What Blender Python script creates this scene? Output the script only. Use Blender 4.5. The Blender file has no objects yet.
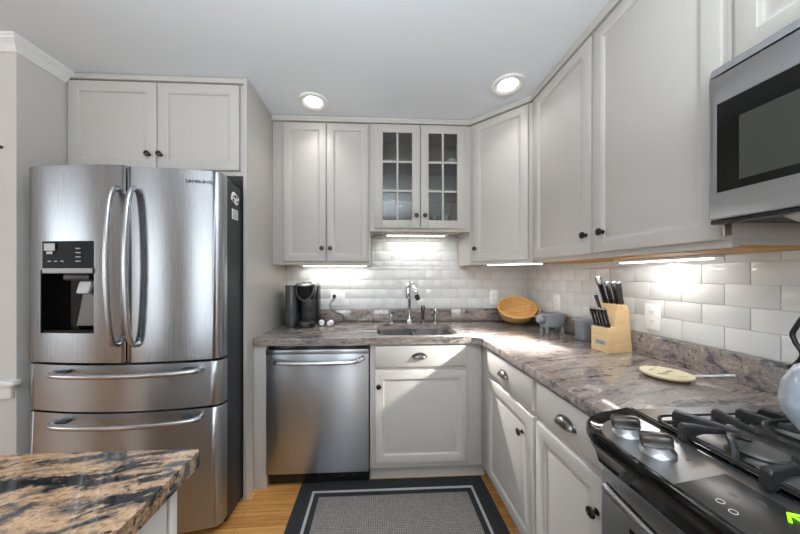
import bpy, bmesh, math, random
from mathutils import Vector, Matrix
from math import pi, sin, cos, radians, sqrt
random.seed(7)
S = bpy.context.scene
COL = S.collection
# ------------------------------------------------------------------ camera, world, lights, exposure
F_PX, PX, PY, YAW = 272.5, 390.8, 275.7, 0.0484
cam = bpy.data.cameras.new('camera'); cam_o = bpy.data.objects.new('camera', cam); COL.objects.link(cam_o)
cam.sensor_width = 36; cam.lens = 36 * F_PX / 800
cam.shift_x = (400 - PX) / 800; cam.shift_y = (PY - 267) / 800
cam.clip_start = 0.02
cam_o.location = (-1.2916, -2.2886, 1.2922); cam_o.rotation_euler = (pi / 2, 0, -YAW)
S.camera = cam_o
S.view_settings.view_transform = 'Standard'; S.view_settings.look = 'None'
S.view_settings.gamma = 1; S.view_settings.use_curve_mapping = False
S.view_settings.exposure = 0.1
W = bpy.data.worlds.new('world'); S.world = W; W.use_nodes = True
W.node_tree.nodes['Background'].inputs[0].default_value = (0.86, 0.93, 1.0, 1)
W.node_tree.nodes['Background'].inputs[1].default_value = 1.0

def area(name, loc, rot, sx, sy, energy, color=(1, 1, 1), spread=pi, parent=None, shape='RECTANGLE'):
    l = bpy.data.lights.new(name, 'AREA'); l.shape = shape; l.size = sx
    if shape != 'DISK': l.size_y = sy
    l.energy = energy; l.color = color; l.spread = spread
    o = bpy.data.objects.new(name, l); COL.objects.link(o); o.location = loc; o.rotation_euler = rot
    if parent: o.parent = parent; o.location = Vector(loc) - parent.location
    return o
CEIL = 2.43
# daylight through the windows of the room behind the camera
area('daylight_window', (-5.0, -5.55, 1.45), (radians(90), 0, 0), 1.3, 1.5, 24, (0.90, 0.96, 1.0))
area('daylight_window', (-2.9, -5.55, 1.45), (radians(90), 0, 0), 0.9, 1.5, 18, (0.90, 0.96, 1.0))
area('daylight_window', (-0.9, -5.55, 1.45), (radians(90), 0, 0), 0.9, 1.5, 18, (0.90, 0.96, 1.0))
area('daylight_window', (-6.55, -3.1, 1.45), (radians(90), 0, radians(-90)), 1.6, 1.5, 24, (0.90, 0.96, 1.0))
# soft fill lamp added behind the camera, bounced off the ceiling for even brightness
area('bounce_fill', (-1.45, -2.75, 1.70), (radians(180), 0, 0), 0.7, 0.7, 84, (0.82, 0.925, 1.0))
CAN_E, STRIP_E = 0.7, 1.0

# ------------------------------------------------------------------ material helpers
def lin(c):
    return tuple((x / 12.92 if x <= 0.04045 else ((x + 0.055) / 1.055) ** 2.4) for x in (v / 255 for v in c))
def new_mat(name):
    m = bpy.data.materials.new(name); m.use_nodes = True
    nt = m.node_tree; b = nt.nodes['Principled BSDF']
    return m, nt, b
def nd(nt, t, **kw):
    n = nt.nodes.new(t)
    for k, v in kw.items():
        if k in n.inputs.keys(): n.inputs[k].default_value = v
        else: setattr(n, k, v)
    return n
def coords(nt, scale=(1, 1, 1), rot=(0, 0, 0), kind='Object'):
    t = nd(nt, 'ShaderNodeTexCoord'); mp = nd(nt, 'ShaderNodeMapping')
    mp.inputs['Scale'].default_value = scale; mp.inputs['Rotation'].default_value = rot
    nt.links.new(t.outputs[kind], mp.inputs['Vector']); return mp.outputs['Vector']
def ramp(nt, fac, stops, interp='LINEAR'):
    r = nd(nt, 'ShaderNodeValToRGB'); r.color_ramp.interpolation = interp
    e = r.color_ramp.elements
    while len(e) < len(stops): e.new(0.5)
    for i, (p, c) in enumerate(stops):
        e[i].position = p; e[i].color = (*c, 1) if len(c) == 3 else c
    nt.links.new(fac, r.inputs['Fac']); return r.outputs['Color']
def mixc(nt, fac, a, b, mode='MIX'):
    m = nd(nt, 'ShaderNodeMix', data_type='RGBA', blend_type=mode)
    for sock, v in ((m.inputs[0], fac), (m.inputs[6], a), (m.inputs[7], b)):
        if hasattr(v, 'is_output'): nt.links.new(v, sock)
        else: sock.default_value = v if not isinstance(v, tuple) else (*v[:3], 1)
    return m.outputs[2]
def bump(nt, b, h, strength=0.1, dist=0.002):
    n = nd(nt, 'ShaderNodeBump'); n.inputs['Strength'].default_value = strength; n.inputs['Distance'].default_value = dist
    nt.links.new(h, n.inputs['Height']); nt.links.new(n.outputs['Normal'], b.inputs['Normal'])
def simple(name, rgb, rough=0.5, metal=0.0, var=0.06, nscale=14, bstr=0.0, bscale=120, coat=0, spec=None, stretch=(1, 1, 1)):
    m, nt, b = new_mat(name)
    v = coords(nt, stretch)
    n = nd(nt, 'ShaderNodeTexNoise', Scale=nscale, Detail=4.0); nt.links.new(v, n.inputs['Vector'])
    c = lin(rgb)
    col = ramp(nt, n.outputs['Fac'], [(0.3, tuple(x * (1 - var) for x in c)), (0.7, tuple(min(1, x * (1 + var)) for x in c))])
    nt.links.new(col, b.inputs['Base Color'])
    b.inputs['Roughness'].default_value = rough; b.inputs['Metallic'].default_value = metal
    if coat: b.inputs['Coat Weight'].default_value = coat; b.inputs['Coat Roughness'].default_value = 0.06
    if spec is not None: b.inputs['Specular IOR Level'].default_value = spec
    if bstr:
        n2 = nd(nt, 'ShaderNodeTexNoise', Scale=bscale, Detail=3.0); nt.links.new(v, n2.inputs['Vector'])
        bump(nt, b, n2.outputs['Fac'], bstr)
    return m
def emit(name, rgb, strength):
    m, nt, b = new_mat(name)
    b.inputs['Base Color'].default_value = (*lin(rgb), 1)
    b.inputs['Emission Color'].default_value = (*lin(rgb), 1); b.inputs['Emission Strength'].default_value = strength
    return m
def steel(name, rgb=(176, 177, 178), rough=0.26, stretch=(120, 120, 2), aniso=0.0, amt=0.10, cv=0.03):
    m, nt, b = new_mat(name)
    v = coords(nt, stretch)
    n = nd(nt, 'ShaderNodeTexNoise', Scale=3.0, Detail=3.0); nt.links.new(v, n.inputs['Vector'])
    c = lin(rgb)
    nt.links.new(ramp(nt, n.outputs['Fac'], [(0.3, tuple(x * (1 - cv) for x in c)), (0.7, tuple(min(1, x * (1 + cv)) for x in c))]), b.inputs['Base Color'])
    rr = ramp(nt, n.outputs['Fac'], [(0.3, (rough - amt * 0.4,) * 3), (0.7, (rough + amt * 0.4,) * 3)])
    nt.links.new(rr, b.inputs['Roughness'])
    b.inputs['Metallic'].default_value = 1.0
    if aniso:
        b.inputs['Anisotropic'].default_value = aniso; b.inputs['Anisotropic Rotation'].default_value = 0.25
        tg = nd(nt, 'ShaderNodeTangent', direction_type='RADIAL', axis='Z'); nt.links.new(tg.outputs[0], b.inputs['Tangent'])
    return m
def glass(name, rgb=(255, 255, 255), rough=0.02):
    m, nt, b = new_mat(name)
    b.inputs['Base Color'].default_value = (*lin(rgb), 1); b.inputs['Roughness'].default_value = rough
    b.inputs['Transmission Weight'].default_value = 1.0; b.inputs['IOR'].default_value = 1.45
    return m

def granite(name, tones, vein_c, sp_lo, warp=0.16, vein_t=0.39):
    m, nt, b = new_mat(name)
    v = coords(nt, (1, 1, 1), (0, 0, radians(-14)))
    w = nd(nt, 'ShaderNodeTexNoise', Scale=2.2, Detail=5.0); nt.links.new(v, w.inputs['Vector'])
    sub = nd(nt, 'ShaderNodeVectorMath', operation='SUBTRACT'); sub.inputs[1].default_value = (0.5, 0.5, 0.5)
    nt.links.new(w.outputs['Color'], sub.inputs[0])
    sc = nd(nt, 'ShaderNodeVectorMath', operation='SCALE'); sc.inputs['Scale'].default_value = warp
    nt.links.new(sub.outputs[0], sc.inputs[0])
    ad = nd(nt, 'ShaderNodeVectorMath', operation='ADD'); nt.links.new(v, ad.inputs[0]); nt.links.new(sc.outputs[0], ad.inputs[1])
    mp = nd(nt, 'ShaderNodeMapping'); mp.inputs['Scale'].default_value = (2.4, 17, 17)
    nt.links.new(ad.outputs[0], mp.inputs['Vector'])
    n1 = nd(nt, 'ShaderNodeTexNoise', Scale=1.5, Detail=7.0, Roughness=0.62); nt.links.new(mp.outputs[0], n1.inputs['Vector'])
    gr = nd(nt, 'ShaderNodeTexNoise', Scale=55.0, Detail=4.0, Roughness=0.75); nt.links.new(v, gr.inputs['Vector'])
    def grained(o, k):
        a_ = nd(nt, 'ShaderNodeMath', operation='MULTIPLY_ADD'); nt.links.new(gr.outputs['Fac'], a_.inputs[0]); a_.inputs[1].default_value = k
        b_ = nd(nt, 'ShaderNodeMath', operation='SUBTRACT'); nt.links.new(o, b_.inputs[0]); b_.inputs[1].default_value = k * 0.5
        nt.links.new(b_.outputs[0], a_.inputs[2]); return a_.outputs[0]
    base = ramp(nt, grained(n1.outputs['Fac'], 0.28), [(p, lin(c)) for p, c in zip((0.30, 0.41, 0.47, 0.54, 0.61, 0.70), tones)])
    mp2 = nd(nt, 'ShaderNodeMapping'); mp2.inputs['Scale'].default_value = (2.0, 15, 15); mp2.inputs['Location'].default_value = (3, 5, 1)
    nt.links.new(ad.outputs[0], mp2.inputs['Vector'])
    n2 = nd(nt, 'ShaderNodeTexNoise', Scale=1.7, Detail=6.0, Roughness=0.66); nt.links.new(mp2.outputs[0], n2.inputs['Vector'])
    vein = ramp(nt, grained(n2.outputs['Fac'], 0.34), [(vein_t, (1, 1, 1)), (vein_t + 0.07, (0, 0, 0))])
    base = mixc(nt, vein, base, lin(vein_c))
    n3 = nd(nt, 'ShaderNodeTexNoise', Scale=150.0, Detail=3.0, Roughness=0.7); nt.links.new(v, n3.inputs['Vector'])
    sp = ramp(nt, n3.outputs['Fac'], [(0.36, (sp_lo, sp_lo, sp_lo)), (0.55, (1, 1, 1)), (0.7, (1.0, 1.0, 1.0))])
    base = mixc(nt, 0.75, base, sp, 'MULTIPLY')
    nt.links.new(base, b.inputs['Base Color'])
    b.inputs['Roughness'].default_value = 0.07; b.inputs['IOR'].default_value = 1.8
    return m
def oak():
    m, nt, b = new_mat('oak_floor')
    v = coords(nt)
    br = nd(nt, 'ShaderNodeTexBrick'); br.offset = 0.37
    for k, x in (('Scale', 1.0), ('Brick Width', 0.85), ('Row Height', 0.057), ('Mortar Size', 0.0012), ('Mortar Smooth', 0.3), ('Bias', 0.0)):
        br.inputs[k].default_value = x
    br.inputs['Color1'].default_value = (*lin((222, 166, 98)), 1); br.inputs['Color2'].default_value = (*lin((194, 134, 72)), 1)
    br.inputs['Mortar'].default_value = (*lin((110, 70, 32)), 1)
    nt.links.new(v, br.inputs['Vector'])
    mp = nd(nt, 'ShaderNodeMapping'); mp.inputs['Scale'].default_value = (3, 70, 1); nt.links.new(v, mp.inputs['Vector'])
    n = nd(nt, 'ShaderNodeTexNoise', Scale=1.0, Detail=6.0, Roughness=0.6); nt.links.new(mp.outputs[0], n.inputs['Vector'])
    g = ramp(nt, n.outputs['Fac'], [(0.3, (0.55, 0.5, 0.45)), (0.6, (1.1, 1.08, 1.05))])
    nt.links.new(mixc(nt, 0.8, br.outputs['Color'], g, 'MULTIPLY'), b.inputs['Base Color'])
    b.inputs['Roughness'].default_value = 0.28
    return m
def wood(name, a, c, stretch=(3, 40, 40), rough=0.45):
    m, nt, b = new_mat(name)
    v = coords(nt, stretch)
    n = nd(nt, 'ShaderNodeTexNoise', Scale=1.0, Detail=5.0, Distortion=0.6); nt.links.new(v, n.inputs['Vector'])
    nt.links.new(ramp(nt, n.outputs['Fac'], [(0.3, lin(a)), (0.7, lin(c))]), b.inputs['Base Color'])
    b.inputs['Roughness'].default_value = rough
    return m
def weave(name, a, c, gap, bw, rh, strength=0.6, rough=0.9, mapping=None):
    m, nt, b = new_mat(name)
    v = coords(nt) if mapping is None else coords(nt, mapping[0], mapping[1], mapping[2])
    br = nd(nt, 'ShaderNodeTexBrick'); br.offset = 0.5 if mapping else 0.0
    for k, x in (('Scale', 1.0), ('Brick Width', bw), ('Row Height', rh), ('Mortar Size', min(bw, rh) * 0.14), ('Mortar Smooth', 0.6), ('Bias', 0.0)):
        br.inputs[k].default_value = x
    br.inputs['Color1'].default_value = (*lin(a), 1); br.inputs['Color2'].default_value = (*lin(c), 1); br.inputs['Mortar'].default_value = (*lin(gap), 1)
    nt.links.new(v, br.inputs['Vector'])
    nt.links.new(br.outputs['Color'], b.inputs['Base Color'])
    b.inputs['Roughness'].default_value = rough
    inv = nd(nt, 'ShaderNodeMath', operation='SUBTRACT'); inv.inputs[0].default_value = 1.0
    nt.links.new(br.outputs['Fac'], inv.inputs[1])
    bump(nt, b, inv.outputs[0], strength, 0.003)
    return m

M = {}
M['cab'] = simple('cabinet_paint', (187, 182, 176), 0.42, var=0.015, nscale=5, bstr=0.02, bscale=60)
M['cab_in'] = simple('shaded_cabinet_interior', (128, 124, 118), 0.6, var=0.03)  # darker than the doors: dimness inside the glass cabinet put into the colour
M['wall'] = simple('wall_paint', (200, 195, 190), 0.7, var=0.02, nscale=3, bstr=0.04, bscale=180)
M['ceil'] = simple('ceiling_paint', (222, 226, 230), 0.8, var=0.015, nscale=2, bstr=0.05, bscale=150)
M['white'] = simple('white_trim_paint', (228, 227, 224), 0.4, var=0.012)
M['tile'] = simple('glazed_tile', (214, 214, 212), 0.10, var=0.02, nscale=4, bstr=0.03, bscale=14)
M['grout'] = simple('grout', (200, 199, 196), 0.85, var=0.05, nscale=60)
M['granite'] = granite('granite', [(76, 75, 78), (122, 118, 119), (160, 144, 134), (134, 126, 122), (178, 163, 152), (150, 146, 145)], (86, 84, 85), 0.66, 0.16, 0.375)  # greyer copy of the island stone, reflected tile put into its tones
M['granite_b'] = granite('streaked_granite', [(40, 40, 44), (84, 80, 80), (150, 122, 98), (196, 160, 126), (170, 138, 110), (110, 106, 106)], (30, 31, 35), 0.5, 0.2, 0.425)
M['oak'] = oak()
M['steel_v'] = steel('brushed_steel_vertical', (170, 173, 177), 0.27, (90, 90, 0.8), amt=0.02, cv=0.014, aniso=0.85)
M['steel_d'] = steel('brushed_steel_dishwasher', (182, 187, 193), 0.34, (90, 90, 0.8), amt=0.02, cv=0.014, aniso=0.85)
M['steel_h'] = steel('brushed_steel_level', (172, 176, 181), 0.3, (1.5, 1.5, 140), amt=0.02, cv=0.015, aniso=0.85)
M['steel_r'] = steel('brushed_steel_range', (182, 184, 187), 0.30, (400, 3, 400), amt=0.03, cv=0.012)
M['handle'] = steel('satin_handle', (188, 189, 191), 0.26, (30, 30, 30), amt=0.01, cv=0.01)
M['chrome'] = steel('chrome', (214, 214, 216), 0.06, (5, 5, 5), amt=0.02)
M['pewter'] = steel('pewter', (108, 105, 102), 0.3, (40, 40, 40), amt=0.02, cv=0.02)
M['bronze'] = steel('dark_pewter', (72, 68, 64), 0.28, (40, 40, 40))
M['brass'] = steel('aged_brass', (160, 154, 140), 0.35, (40, 40, 40))
M['dark_side'] = simple('charcoal_side', (62, 63, 66), 0.42, metal=0.3, var=0.05, bstr=0.05, bscale=300)
M['black'] = simple('black_plastic', (24, 24, 25), 0.24, var=0.1)
M['blackgloss'] = simple('gloss_black', (10, 10, 11), 0.08, var=0.1, spec=0.5)
M['black_panel'] = simple('black_display', (14, 14, 15), 0.35, var=0.1, spec=0.08)
M['bowl'] = steel('sink_steel', (168, 170, 172), 0.32, (30, 30, 30), amt=0.05)
M['dkglass'] = simple('smoked_glass', (18, 18, 17), 0.08, var=0.1, spec=0.3)
M['mesh'] = simple('microwave_mesh', (62, 63, 59), 0.25, var=0.05, nscale=400)
M['panelglass'] = simple('control_glass', (44, 43, 42), 0.3, var=0.05)
M['iron'] = simple('cast_iron', (34, 33, 32), 0.42, var=0.15, nscale=80, bstr=0.12, bscale=260, spec=0.6)
M['cap'] = simple('burner_cap', (70, 68, 66), 0.4, var=0.1, nscale=60)
M['pale'] = simple('pale_print', (190, 190, 186), 0.5, var=0.03)
M['rugdark'] = simple('rug_dark', (44, 44, 46), 0.95, var=0.12, nscale=200, bstr=0.3, bscale=350)
M['ruglight'] = simple('rug_light', (176, 174, 170), 0.95, var=0.08, nscale=200, bstr=0.3, bscale=350)
M['rugweave'] = weave('rug_weave', (164, 156, 150), (146, 138, 132), (104, 98, 94), 0.012, 0.013)
M['block'] = wood('block_wood', (204, 170, 122), (222, 192, 146), (6, 6, 30))
M['under'] = wood('raw_plywood', (196, 150, 78), (172, 122, 54), (10, 2, 10), 0.55)
M['basket'] = weave('basket_weave', (240, 196, 130), (224, 172, 104), (170, 118, 62), 0.05, 0.011, 0.9, 0.55, ((1, 1, 1), (pi / 2, 0, 0), 'Object'))
M['basket_rim'] = wood('basket_rim', (224, 172, 98), (204, 148, 76), (30, 30, 30), 0.5)
M['grey_enamel'] = simple('blue_grey_glaze', (140, 143, 150), 0.35, var=0.10, nscale=30)
M['kettle'] = simple('kettle_enamel', (172, 184, 198), 0.08, var=0.14, nscale=9, coat=0.6)
M['cream'] = simple('cream_ceramic', (220, 206, 174), 0.35, var=0.05, nscale=25)
M['foot'] = simple('dark_foot', (96, 70, 44), 0.6)
M['leaf'] = simple('painted_motif', (140, 138, 104), 0.5, var=0.2, nscale=60)
M['ivory'] = simple('outlet_plastic', (240, 240, 238), 0.3, var=0.01)
M['slot'] = simple('outlet_slot', (90, 88, 86), 0.5)
M['cord'] = simple('cord_rubber', (52, 47, 44), 0.5)
M['tank'] = simple('smoky_tank', (70, 72, 72), 0.12, var=0.1)
M['blue'] = simple('faded_blue_label', (130, 146, 158), 0.5)
M['lens'] = emit('lamp_lens', (255, 252, 246), 5.0)
M['strip'] = emit('strip_lens', (255, 253, 250), 5.0)
M['green'] = emit('green_display', (130, 230, 20), 1.6)
M['pane'] = glass('window_glass')
M['tumbler'] = glass('clear_glass', (235, 240, 240))
M['darkhole'] = simple('dark_recess', (16, 16, 17), 0.5)

# ------------------------------------------------------------------ mesh helpers
def BM(): return bmesh.new()
def quad_loop(bm, loops, closed_start=True, closed_end=True, smooth_close=True):
    """loops: list of lists of points with equal counts; bridges consecutive loops"""
    L = [[bm.verts.new(p) for p in lp] for lp in loops]
    n = len(L[0])
    for a, b in zip(L, L[1:]):
        for i in range(n):
            j = (i + 1) % n
            bm.faces.new((a[i], a[j], b[j], b[i]))
    if closed_start: bm.faces.new(list(reversed(L[0])))
    if closed_end: bm.faces.new(L[-1])
    return L
def box(bm, x0, x1, y0, y1, z0, z1, bev=0.0):
    x0, x1 = sorted((x0, x1)); y0, y1 = sorted((y0, y1)); z0, z1 = sorted((z0, z1))
    r = bmesh.ops.create_cube(bm, size=1, matrix=Matrix.Translation(((x0 + x1) / 2, (y0 + y1) / 2, (z0 + z1) / 2)) @ Matrix.Diagonal((x1 - x0, y1 - y0, z1 - z0, 1)))
    if bev:
        bev = min(bev, 0.45 * min(x1 - x0, y1 - y0, z1 - z0))
        es = list({e for v in r['verts'] for e in v.link_edges})
        bmesh.ops.bevel(bm, geom=es, offset=bev, segments=2, affect='EDGES', profile=0.5)
    return bm
def obox(bm, c, U, V, N, du, dv, dn, bev=0.0):
    """box centred at c with axes U V N (full sizes)"""
    U, V, N = Vector(U).normalized(), Vector(V).normalized(), Vector(N).normalized()
    m = Matrix((( *U, 0), (*V, 0), (*N, 0), (0, 0, 0, 1))).transposed(); m.translation = Vector(c)
    r = bmesh.ops.create_cube(bm, size=1, matrix=m @ Matrix.Diagonal((du, dv, dn, 1)))
    if bev:
        es = list({e for v in r['verts'] for e in v.link_edges})
        bmesh.ops.bevel(bm, geom=es, offset=min(bev, 0.45 * min(du, dv, dn)), segments=2, affect='EDGES', profile=0.5)
    return bm
def frame_of(axis):
    a = Vector(axis).normalized()
    u = a.orthogonal().normalized(); return a, u, a.cross(u)
def lathe(bm, prof, origin=(0, 0, 0), axis=(0, 0, 1), seg=32):
    a, u, v = frame_of(axis); o = Vector(origin)
    loops = []
    for r, h in prof:
        r = max(r, 1e-5)
        loops.append([o + a * h + (u * cos(2 * pi * i / seg) + v * sin(2 * pi * i / seg)) * r for i in range(seg)])
    quad_loop(bm, loops); return bm
def tube(bm, pts, r, seg=10, closed=False, flat=1.0):
    P = [Vector(p) for p in pts]; n = len(P); loops = []
    rs = r if isinstance(r, (list, tuple)) else [r] * n
    prev = None
    for i in range(n):
        if closed: t = (P[(i + 1) % n] - P[i - 1])
        else: t = (P[min(i + 1, n - 1)] - P[max(i - 1, 0)])
        t.normalize()
        if prev is None: u = t.orthogonal().normalized()
        else:
            u = prev - t * prev.dot(t)
            u = u.normalized() if u.length > 1e-6 else t.orthogonal().normalized()
        prev = u; w = t.cross(u)
        loops.append([P[i] + (u * cos(2 * pi * k / seg) + w * sin(2 * pi * k / seg) * flat) * rs[i] for k in range(seg)])
    if closed:
        L = [[bm.verts.new(p) for p in lp] for lp in loops]
        for i in range(n):
            a, b = L[i], L[(i + 1) % n]
            for k in range(seg):
                j = (k + 1) % seg; bm.faces.new((a[k], a[j], b[j], b[k]))
    else: quad_loop(bm, loops)
    return bm
def smooth_path(pts, n=8):
    P = [Vector(p) for p in pts]; out = []
    for i in range(len(P) - 1):
        p0, p1, p2, p3 = P[max(i - 1, 0)], P[i], P[i + 1], P[min(i + 2, len(P) - 1)]
        for k in range(n):
            t = k / n
            out.append(0.5 * ((2 * p1) + (p2 - p0) * t + (2 * p0 - 5 * p1 + 4 * p2 - p3) * t * t + (3 * p1 - p0 - 3 * p2 + p3) * t ** 3))
    out.append(P[-1]); return out
def prism(bm, poly, z0, z1, bev=0.0):
    """poly: xy outline; z may be functions"""
    f0 = z0 if callable(z0) else (lambda x, y: z0); f1 = z1 if callable(z1) else (lambda x, y: z1)
    L = quad_loop(bm, [[(x, y, f0(x, y)) for x, y in poly], [(x, y, f1(x, y)) for x, y in poly]])
    if bev:
        es = []
        for lp in L:
            for i in range(len(lp)):
                e = bm.edges.get((lp[i], lp[(i + 1) % len(lp)]))
                if e: es.append(e)
        bmesh.ops.bevel(bm, geom=es, offset=bev, segments=3, affect='EDGES', profile=0.5)
    return bm
def extrude_poly(bm, pts3, vec):
    v = Vector(vec); quad_loop(bm, [[Vector(p) for p in pts3], [Vector(p) + v for p in pts3]]); return bm
def rrect(x0, x1, y0, y1, r, n=6):
    out = []
    rr = r if isinstance(r, (list, tuple)) else [r] * 4
    for (cx, cy, a0), q in zip(((x1, y1, 0), (x0, y1, 90), (x0, y0, 180), (x1, y0, 270)), rr):
        sx = -1 if cx == x1 else 1; sy = -1 if cy == y1 else 1
        if q <= 0: out.append((cx, cy)); continue
        for k in range(n + 1):
            a = radians(a0 + 90 * k / n); out.append((cx + sx * q + q * cos(a), cy + sy * q + q * sin(a)))
    return out
def world_loc(o):
    v = Vector((0, 0, 0))
    while o: v += o.location; o = o.parent
    return v
def obj(name, bm, mat, parent=None, label=None, ang=38):
    bmesh.ops.remove_doubles(bm, verts=bm.verts, dist=1e-6)
    bmesh.ops.recalc_face_normals(bm, faces=bm.faces)
    if parent is not None:
        bmesh.ops.translate(bm, verts=bm.verts, vec=-world_loc(parent))
    me = bpy.data.meshes.new(name); bm.to_mesh(me); bm.free()
    me.materials.append(mat if not isinstance(mat, str) else M[mat])
    me.polygons.foreach_set('use_smooth', [True] * len(me.polygons))
    me.set_sharp_from_angle(angle=radians(ang))
    o = bpy.data.objects.new(name, me); COL.objects.link(o)
    if parent is not None: o.parent = parent
    if label: o['label'] = label
    return o
def tag(o, label, cat, group=None, kind=None):
    o['label'] = label; o['category'] = cat
    if group: o['group'] = group
    if kind: o['kind'] = kind
    return o
def thing(name, label, cat, loc=(0, 0, 0), group=None):
    o = bpy.data.objects.new(name, None); COL.objects.link(o); o.location = loc; o.empty_display_size = 0.05
    return tag(o, label, cat, group)
def single(name, bm, mat, label, cat, group=None):
    return tag(obj(name, bm, mat), label, cat, group)
def struct(name, bm, mat, label=None, parent=None):
    o = obj(name, bm, mat, parent)
    if parent is None:
        o['kind'] = 'structure'
        if label: o['label'] = label
        o['category'] = name.split('_')[0]
    return o
def dup(root, delta, label=None, group=None):
    def cp(o, par):
        c = o.copy(); COL.objects.link(c)
        if par: c.parent = par
        for ch in o.children: cp(ch, c)
        return c
    r = cp(root, None); r.location = root.location + Vector(delta)
    if label: r['label'] = label
    if group: r['group'] = group
    return r
def cut(o, bm):
    me = bpy.data.meshes.new('cutter'); bmesh.ops.recalc_face_normals(bm, faces=bm.faces); bm.to_mesh(me); bm.free()
    c = bpy.data.objects.new('cutter', me); COL.objects.link(c); 
    md = o.modifiers.new('cut', 'BOOLEAN'); md.object = c; md.operation = 'DIFFERENCE'; md.solver = 'EXACT'
    c.location = (0, 0, 0)
    bpy.context.view_layer.update()
    dg = bpy.context.evaluated_depsgraph_get()
    nm = bpy.data.meshes.new_from_object(o.evaluated_get(dg)); o.modifiers.clear()
    old = o.data; o.data = nm; nm.name = old.name
    nm.polygons.foreach_set('use_smooth', [True] * len(nm.polygons)); nm.set_sharp_from_angle(angle=radians(38))
    bpy.data.objects.remove(c); bpy.data.meshes.remove(me); bpy.data.meshes.remove(old)
Z = Vector((0, 0, 1))
def panel(bm, o, U, N, w, h, t=0.02, stile=0.056, kind='raised'):
    o, U, N = Vector(o), Vector(U).normalized(), Vector(N).normalized()
    def rect(i, d): return [o + U * i + Z * i + N * d, o + U * (w - i) + Z * i + N * d, o + U * (w - i) + Z * (h - i) + N * d, o + U * i + Z * (h - i) + N * d]
    if kind == 'raised':
        s = stile
        lp = [(0, 0), (0, t - 0.005), (0.002, t - 0.002), (0.006, t), (s - 0.008, t), (s - 0.004, t - 0.003), (s, t - 0.011), (s + 0.006, t - 0.011), (s + 0.026, t - 0.003), (s + 0.030, t - 0.002)]
    elif kind == 'flat':
        s = stile
        lp = [(0, 0), (0, t - 0.005), (0.002, t - 0.002), (0.006, t), (s - 0.010, t), (s - 0.007, t - 0.003), (s - 0.003, t - 0.0035), (s, t - 0.011), (s + 0.004, t - 0.012), (s + 0.014, t - 0.0085)]
    else:
        lp = [(0, 0), (0, t - 0.006), (0.003, t - 0.004), (0.010, t)]
    quad_loop(bm, [rect(i, d) for i, d in lp]); return bm
KNOB = [(0.0055, 0.0), (0.0095, 0.0), (0.0095, 0.002), (0.0055, 0.004), (0.005, 0.010), (0.008, 0.014), (0.0145, 0.017), (0.0160, 0.020), (0.0145, 0.024), (0.009, 0.0265), (0.0, 0.027)]
def knob(c, N, parent, mat='bronze'):
    bm = BM(); lathe(bm, KNOB, c, N, 20); return obj('knob', bm, mat, parent)
def cup_pull(c, U, N, parent, w=0.088, h=0.026, d=0.024):
    bm = BM(); c, U, N = Vector(c), Vector(U).normalized(), Vector(N).normalized()
    n, k = 20, 8; rows = []
    for j in range(k + 1):
        b = (pi / 2) * j / k
        rows.append([bm.verts.new(c + U * (w / 2 * cos(pi * i / n) * (0.35 + 0.65 * cos(b) ** 0.8) ) + Z * (h * sin(pi * i / n) * cos(b) - 0.0) + N * (d * sin(b) + 0.001)) for i in range(n + 1)])
    for a, b in zip(rows, rows[1:]):
        for i in range(n): bm.faces.new((a[i], a[i + 1], b[i + 1], b[i]))
    bmesh.ops.remove_doubles(bm, verts=bm.verts, dist=1e-6)
    bmesh.ops.recalc_face_normals(bm, faces=bm.faces)
    bmesh.ops.solidify(bm, geom=bm.faces[:], thickness=0.002)
    rim = [c + U * (w / 2 * 1.04 * cos(pi * i / 24)) + Z * (h * 1.1 * sin(pi * i / 24)) + N * 0.002 for i in range(25)]
    tube(bm, rim, 0.003, 8)
    return obj('cup_pull', bm, 'pewter', parent)
def text_mesh(bm, s, o, U, V, width, height, depth=0.0006):
    cu = bpy.data.curves.new('t', 'FONT'); cu.body = s; cu.extrude = 0.02; cu.resolution_u = 2
    to = bpy.data.objects.new('t', cu); COL.objects.link(to); bpy.context.view_layer.update()
    me = bpy.data.meshes.new_from_object(to.evaluated_get(bpy.context.evaluated_depsgraph_get()))
    xs = [v.co.x for v in me.vertices]; ys = [v.co.y for v in me.vertices]
    x0, x1, y0, y1 = min(xs), max(xs), min(ys), max(ys)
    U, V = Vector(U).normalized(), Vector(V).normalized(); N = U.cross(V); o = Vector(o)
    vs = [bm.verts.new(o + U * ((v.co.x - x0) / (x1 - x0) * width) + V * ((v.co.y - y0) / (y1 - y0) * height) + N * (v.co.z / 0.02 * depth)) for v in me.vertices]
    for p in me.polygons:
        try: bm.faces.new([vs[i] for i in p.vertices])
        except ValueError: pass
    bpy.data.objects.remove(to); bpy.data.curves.remove(cu); bpy.data.meshes.remove(me)

# ================================================================== THE SETTING
bm = BM(); box(bm, -6.4, 0.1, -5.4, 0.1, -0.05, 0.0); struct('floor', bm, 'oak')
bm = BM(); box(bm, -6.4, 0.1, -5.4, 0.1, CEIL, CEIL + 0.05); struct('ceiling', bm, 'ceil')
bm = BM(); box(bm, -3.032, 0.1, 0.0, 0.1, 0, CEIL); wb = struct('wall_back', bm, 'wall')
bm = BM(); box(bm, 0.0, 0.1, -5.4, 0.0, 0, CEIL); wr = struct('wall_right', bm, 'wall')
bm = BM(); box(bm, -6.4, -3.032, -0.888, 0.1, 0, CEIL); struct('wall_left', bm, 'wall')
def wall_with_holes(name, axis, c0, c1, a0, a1, holes):
    bm = BM()
    def b(u0, u1, z0, z1):
        if axis == 'x': box(bm, u0, u1, c0, c1, z0, z1)
        else: box(bm, c0, c1, u0, u1, z0, z1)
    e = a0
    for (h0, h1, z0, z1) in sorted(holes):
        b(e, h0, 0, CEIL); b(h0, h1, 0, z0); b(h0, h1, z1, CEIL); e = h1
    b(e, a1, 0, CEIL)
    return struct(name, bm, 'wall')
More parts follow.
